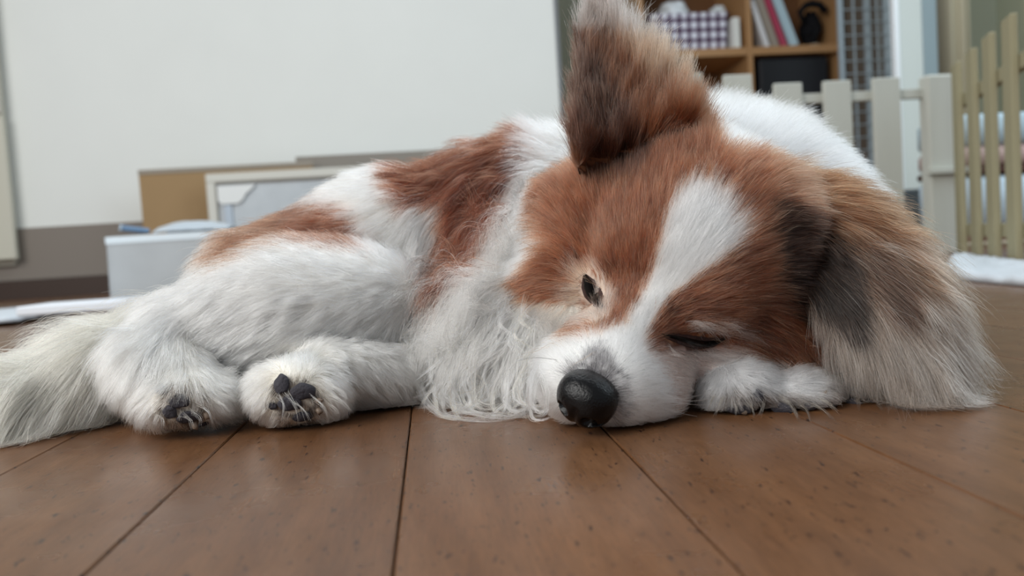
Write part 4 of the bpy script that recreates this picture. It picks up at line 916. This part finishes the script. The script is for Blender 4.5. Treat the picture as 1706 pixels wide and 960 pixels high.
def custom_hair():
    r = np.random.default_rng(77); W = WHITE; Cc = CREAM; B_ = DARK*1.4
    L_ = [([(700,600),(703,650),(735,690),(800,701),(875,694)], 26, 2, .9, W), ([(760,630),(765,672),(815,696),(900,690)], 26, 2, 1, W), ([(800,600),(822,640),(812,676),(850,694)], 22, 2, 1, Cc),
          ([(850,610),(838,650),(862,688),(915,684)], 24, 2, 1, W), ([(690,490),(663,560),(672,625),(700,662)], 30, 2.5, .9, W), ([(722,520),(700,600),(712,650),(752,662)], 24, 2, 1, W),
          ([(672,500),(654,575),(668,640)], 24, 2, 1, W), ([(780,560),(760,620),(740,660),(775,682)], 24, 2, 1, W), ([(880,590),(900,640),(880,680),(840,690)], 20, 2, 1, W), ([(820,540),(840,590),(818,640),(790,668)], 24, 2, 1, W),
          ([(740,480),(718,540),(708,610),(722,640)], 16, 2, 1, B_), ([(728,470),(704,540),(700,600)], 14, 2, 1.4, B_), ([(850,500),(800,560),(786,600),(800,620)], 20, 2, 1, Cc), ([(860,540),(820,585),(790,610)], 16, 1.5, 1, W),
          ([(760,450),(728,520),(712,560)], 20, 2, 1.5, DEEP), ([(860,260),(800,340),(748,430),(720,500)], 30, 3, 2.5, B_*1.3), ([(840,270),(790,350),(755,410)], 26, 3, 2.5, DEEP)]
    for i in range(120):
        x0 = r.uniform(670, 900); y0 = r.uniform(480, 620)-max(0, (760-x0))*.5; dx = r.normal(-14, 22); dy = r.uniform(55, 115); cv = r.normal(0, 14)
        L_.append(([(x0, y0), (x0+dx*.4+cv, y0+dy*.4), (x0+dx*.8-cv*.5, min(690, y0+dy*.8)), (x0+dx+cv, min(697, y0+dy))], int(r.integers(8, 20)), 1.3, .4, W if r.random() < .75 else Cc))
    for i in range(40):      # crest between saddle and cheek
        x0 = r.uniform(800, 890); y0 = 240+(890-x0)*1.1+r.uniform(0, 160); L_.append(([(x0, y0), (x0-22, y0+40), (x0-38+r.normal(0, 8), y0+95), (x0-44+r.normal(0, 12), y0+135)], 16, 3, 1.5, W))
    for i in range(34):
        x0 = r.uniform(745, 905); y0 = r.uniform(585, 640); s_ = -1 if r.random() < .6 else 1; w_ = r.uniform(18, 60); y2 = r.uniform(672, 702)
        L_.append(([(x0, y0), (x0+s_*w_*.55, y0+32), (x0+s_*w_*.5, y2-8), (x0-s_*w_*.1, y2), (x0-s_*w_*.7, y2-r.uniform(2, 12))], int(r.integers(10, 24)), 1.4, .5, W if r.random() < .7 else Cc))
    bundle(L_, 'ruff_locks', body, 9e-5, seed=5, lift=.0095)
    L_ = []
    for i in range(26):      # hind feet and heel feathering
        x0 = r.uniform(215, 330); y0 = r.uniform(520, 600); L_.append(([(x0, y0), (x0-16, y0+40), (x0-22+r.normal(0, 8), min(702, y0+95))], 18, 2, 1.2, W if r.random() < .6 else Cc))
    for x0, y0, x1, y1 in ((350,650,392,672),(360,640,398,655),(345,665,385,690),(330,670,352,706),(440,660,410,690),(448,672,425,702),(455,640,412,668),(462,655,470,705),(470,650,500,712),(478,662,520,708),(545,640,582,672),(545,655,585,690),(540,670,566,700),(515,655,548,700),(250,650,232,690),(256,672,240,704),(300,690,322,716),(318,684,335,712),(262,690,270,714)):
        L_.append(([(x0, y0), ((x0+x1)/2+6, (y0+y1)/2-3), (x1, y1)], 9, .9, .5, W if r.random() < .5 else Cc))
    for x0, y0, x1, y1 in ((1190,655,1176,688),(1204,660,1190,694),(1243,668,1256,697),(1272,668,1264,696),(1290,655,1332,699),(1330,665,1392,702),(1345,658,1400,690),(1380,650,1402,676),(1424,652,1430,686),(1434,655,1470,684),(1440,650,1474,674),(1222,672,1226,696),(1330,672,1350,703),(1316,680,1330,704)):
        L_.append(([(x0, y0), ((x0+x1)/2+3, (y0+y1)/2-5), (x1, y1)], 13, .8, .35, np.array(srgb(176, 166, 150)[:3])))
    bundle(L_, 'foot_tufts', body, 6e-5, S=9, seed=6)
    L_ = [([(1440,500),(1444,545),(1418,588),(1368,608)], 3, .1, .15, DARK*.8), ([(1290,180),(1345,140),(1400,115),(1478,84)], 3, .4, .7, W), ([(1300,190),(1350,146),(1392,118),(1440,92)], 2, .4, .7, W),
          ([(1180,190),(1215,140),(1205,105),(1180,88)], 5, .8, 1.6, W), ([(1200,190),(1232,150),(1215,110),(1195,98)], 5, .8, 1.6, W), ([(1165,180),(1150,130),(1100,112),(1080,110)], 5, .8, 1.6, W),
          ([(1150,150),(1130,120),(1110,90)], 4, .8, 1.5, W), ([(1260,190),(1262,130),(1258,85)], 2, .4, 1, W), ([(1280,190),(1282,140),(1290,100)], 2, .4, 1, W), ([(1250,180),(1240,150),(1210,120)], 4, .8, 1.5, W), ([(1450,330),(1500,370),(1560,420),(1600,450)], 2, .4, 1, DARK*1.5), ([(1420,310),(1480,350),(1540,400)], 3, .4, 1, TAN)]
    for i in range(60):
        x0 = r.uniform(660, 930); y0 = 262-(x0-660)*.18 if x0 < 860 else r.uniform(225, 330); a = r.uniform(-2.9, -2.2); l_ = r.uniform(15, 45)
        L_.append(([(x0, y0+14), (x0+l_*.5*math.cos(a), y0+l_*.5*math.sin(a)), (x0+l_*math.cos(a)-4, y0+l_*math.sin(a)*.7)], 2, .6, 1, DARK*1.6 if x0 < 860 and r.random() < .6 else W))
    for i in range(50):
        x0 = r.uniform(1110, 1410); y0 = 170+max(0, x0-1230)*.55; a = r.uniform(-1.9, -.5); l_ = r.uniform(15, 50)
        L_.append(([(x0, y0+10), (x0+l_*.5*math.cos(a), y0+l_*.5*math.sin(a)), (x0+l_*math.cos(a)+4, y0+l_*math.sin(a)*.9)], 3, .6, 1.2, W))
    bundle(L_, 'stray_hairs', body, 4.5e-5, S=12, seed=7)
    L_ = [([(1100,655),(1150,668),(1205,660)], 1, .05, .05, W), ([(1105,668),(1150,674),(1190,676)], 1, .05, .05, W), ([(1095,678),(1140,690),(1180,698)], 1, .05, .05, W), ([(1098,662),(1140,664),(1178,655)], 1, .05, .05, W), ([(930,600),(890,596),(850,604)], 1, .05, .05, DARK), ([(925,615),(880,620),(840,640)], 1, .05, .05, W)]
    bundle(L_, 'whiskers', body, 9e-5, S=12, seed=8)
    L_ = []
    for i in range(26):
        x0 = r.uniform(1135, 1235); y0 = 545+abs(x0-1165)*.02+r.uniform(-8, 8); l_ = r.uniform(30, 62); L_.append(([(x0, y0), (x0+l_*.5, y0-2+r.normal(0, 2)), (x0+l_, y0+16+r.normal(0, 4))], 4, .9, .6, np.array(srgb(226, 216, 210)[:3])))
    for i in range(10):
        x0 = r.uniform(1105, 1185); L_.append(([(x0, 582), (x0+14, 592), (x0+34, 596+r.normal(0, 4))], 8, 1.0, .7, PINK*1.15))
    for x0, y0 in ((1125,562),(1140,564),(1155,565),(1168,566),(1180,566)): L_.append(([(x0, y0), (x0+5, y0+8), (x0+13, y0+12)], 3, .3, .4, DARK*.5))
    for x0, y0 in ((974,456),(978,468)): L_.append(([(x0, y0), (x0-10, y0+6), (x0-18, y0+14)], 3, .3, .4, DARK*.5))
    for i in range(12):
        x0 = r.uniform(940, 968); y0 = r.uniform(430, 462); L_.append(([(x0, y0), (x0-6, y0-14), (x0-16+r.normal(0, 4), y0-26)], 6, .7, .7, DARK*1.2 if i % 2 else W))
    for i in range(70):      # pale guard hairs in the russet coat
        x0 = r.uniform(900, 1420); y0 = r.uniform(270, 590); a = math.atan2(y0-540, x0-1080); l_ = r.uniform(30, 70)
        if 1040 < x0 < 1260 and y0 < 520: continue
        L_.append(([(x0, y0), (x0+l_*.5*math.cos(a), y0+l_*.5*math.sin(a)+1), (x0+l_*math.cos(a), y0+l_*math.sin(a)+6)], 3, .5, .6, TAN*1.3))
    for i in range(120):     # fringe of the drooping ear falling to the floor
        x0 = r.uniform(1445, 1590); y0 = r.uniform(560, 640)-max(0, x0-1540)*.6; L_.append(([(x0, y0), (x0+8, y0+30), (x0+12+r.normal(0, 5), y0+62+r.normal(0, 6))], 5, 1.0, 1.2, np.array(srgb(170, 158, 146)[:3])))
    L_ = [l for l in L_]
    bundle(L_, 'face_guard_hairs', body, 5e-5, S=9, seed=9)
if FURQ > 0:
    q = FURQ
    args = (BV, BF, BN, regn)
    coat_fur('head_fur', body, ['head'], *args, int(105000*q), 4600, 6.6e-5, seed=2, wav=.06)
    coat_fur('back_fur', body, ['torso', 'neck'], *args, int(80000*q), 2100, 9.5e-5, seed=3, wav=.055)
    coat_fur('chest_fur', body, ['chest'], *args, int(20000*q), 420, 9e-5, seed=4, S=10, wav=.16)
    coat_fur('leg_fur', body, ['thigh', 'shank', 'hindpaw'], *args, int(66000*q), 2000, 8.5e-5, seed=5, wav=.08)
    coat_fur('tail_fur', body, ['tail'], *args, int(32000*q), 650, 9.5e-5, seed=6, wav=.1)
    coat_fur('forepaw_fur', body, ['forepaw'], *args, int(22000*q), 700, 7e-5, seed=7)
    custom_hair()
    for nm, o, (V, Q, N, uvw) in ear_parts:
        ear_fur('ear_fur', o, V, Q, N, uvw, EGL if nm == 'L' else EGR, nm, int((32000 if nm == 'L' else 42000)*q), 600 if nm == 'L' else 760, 31, rad=7.5e-5)
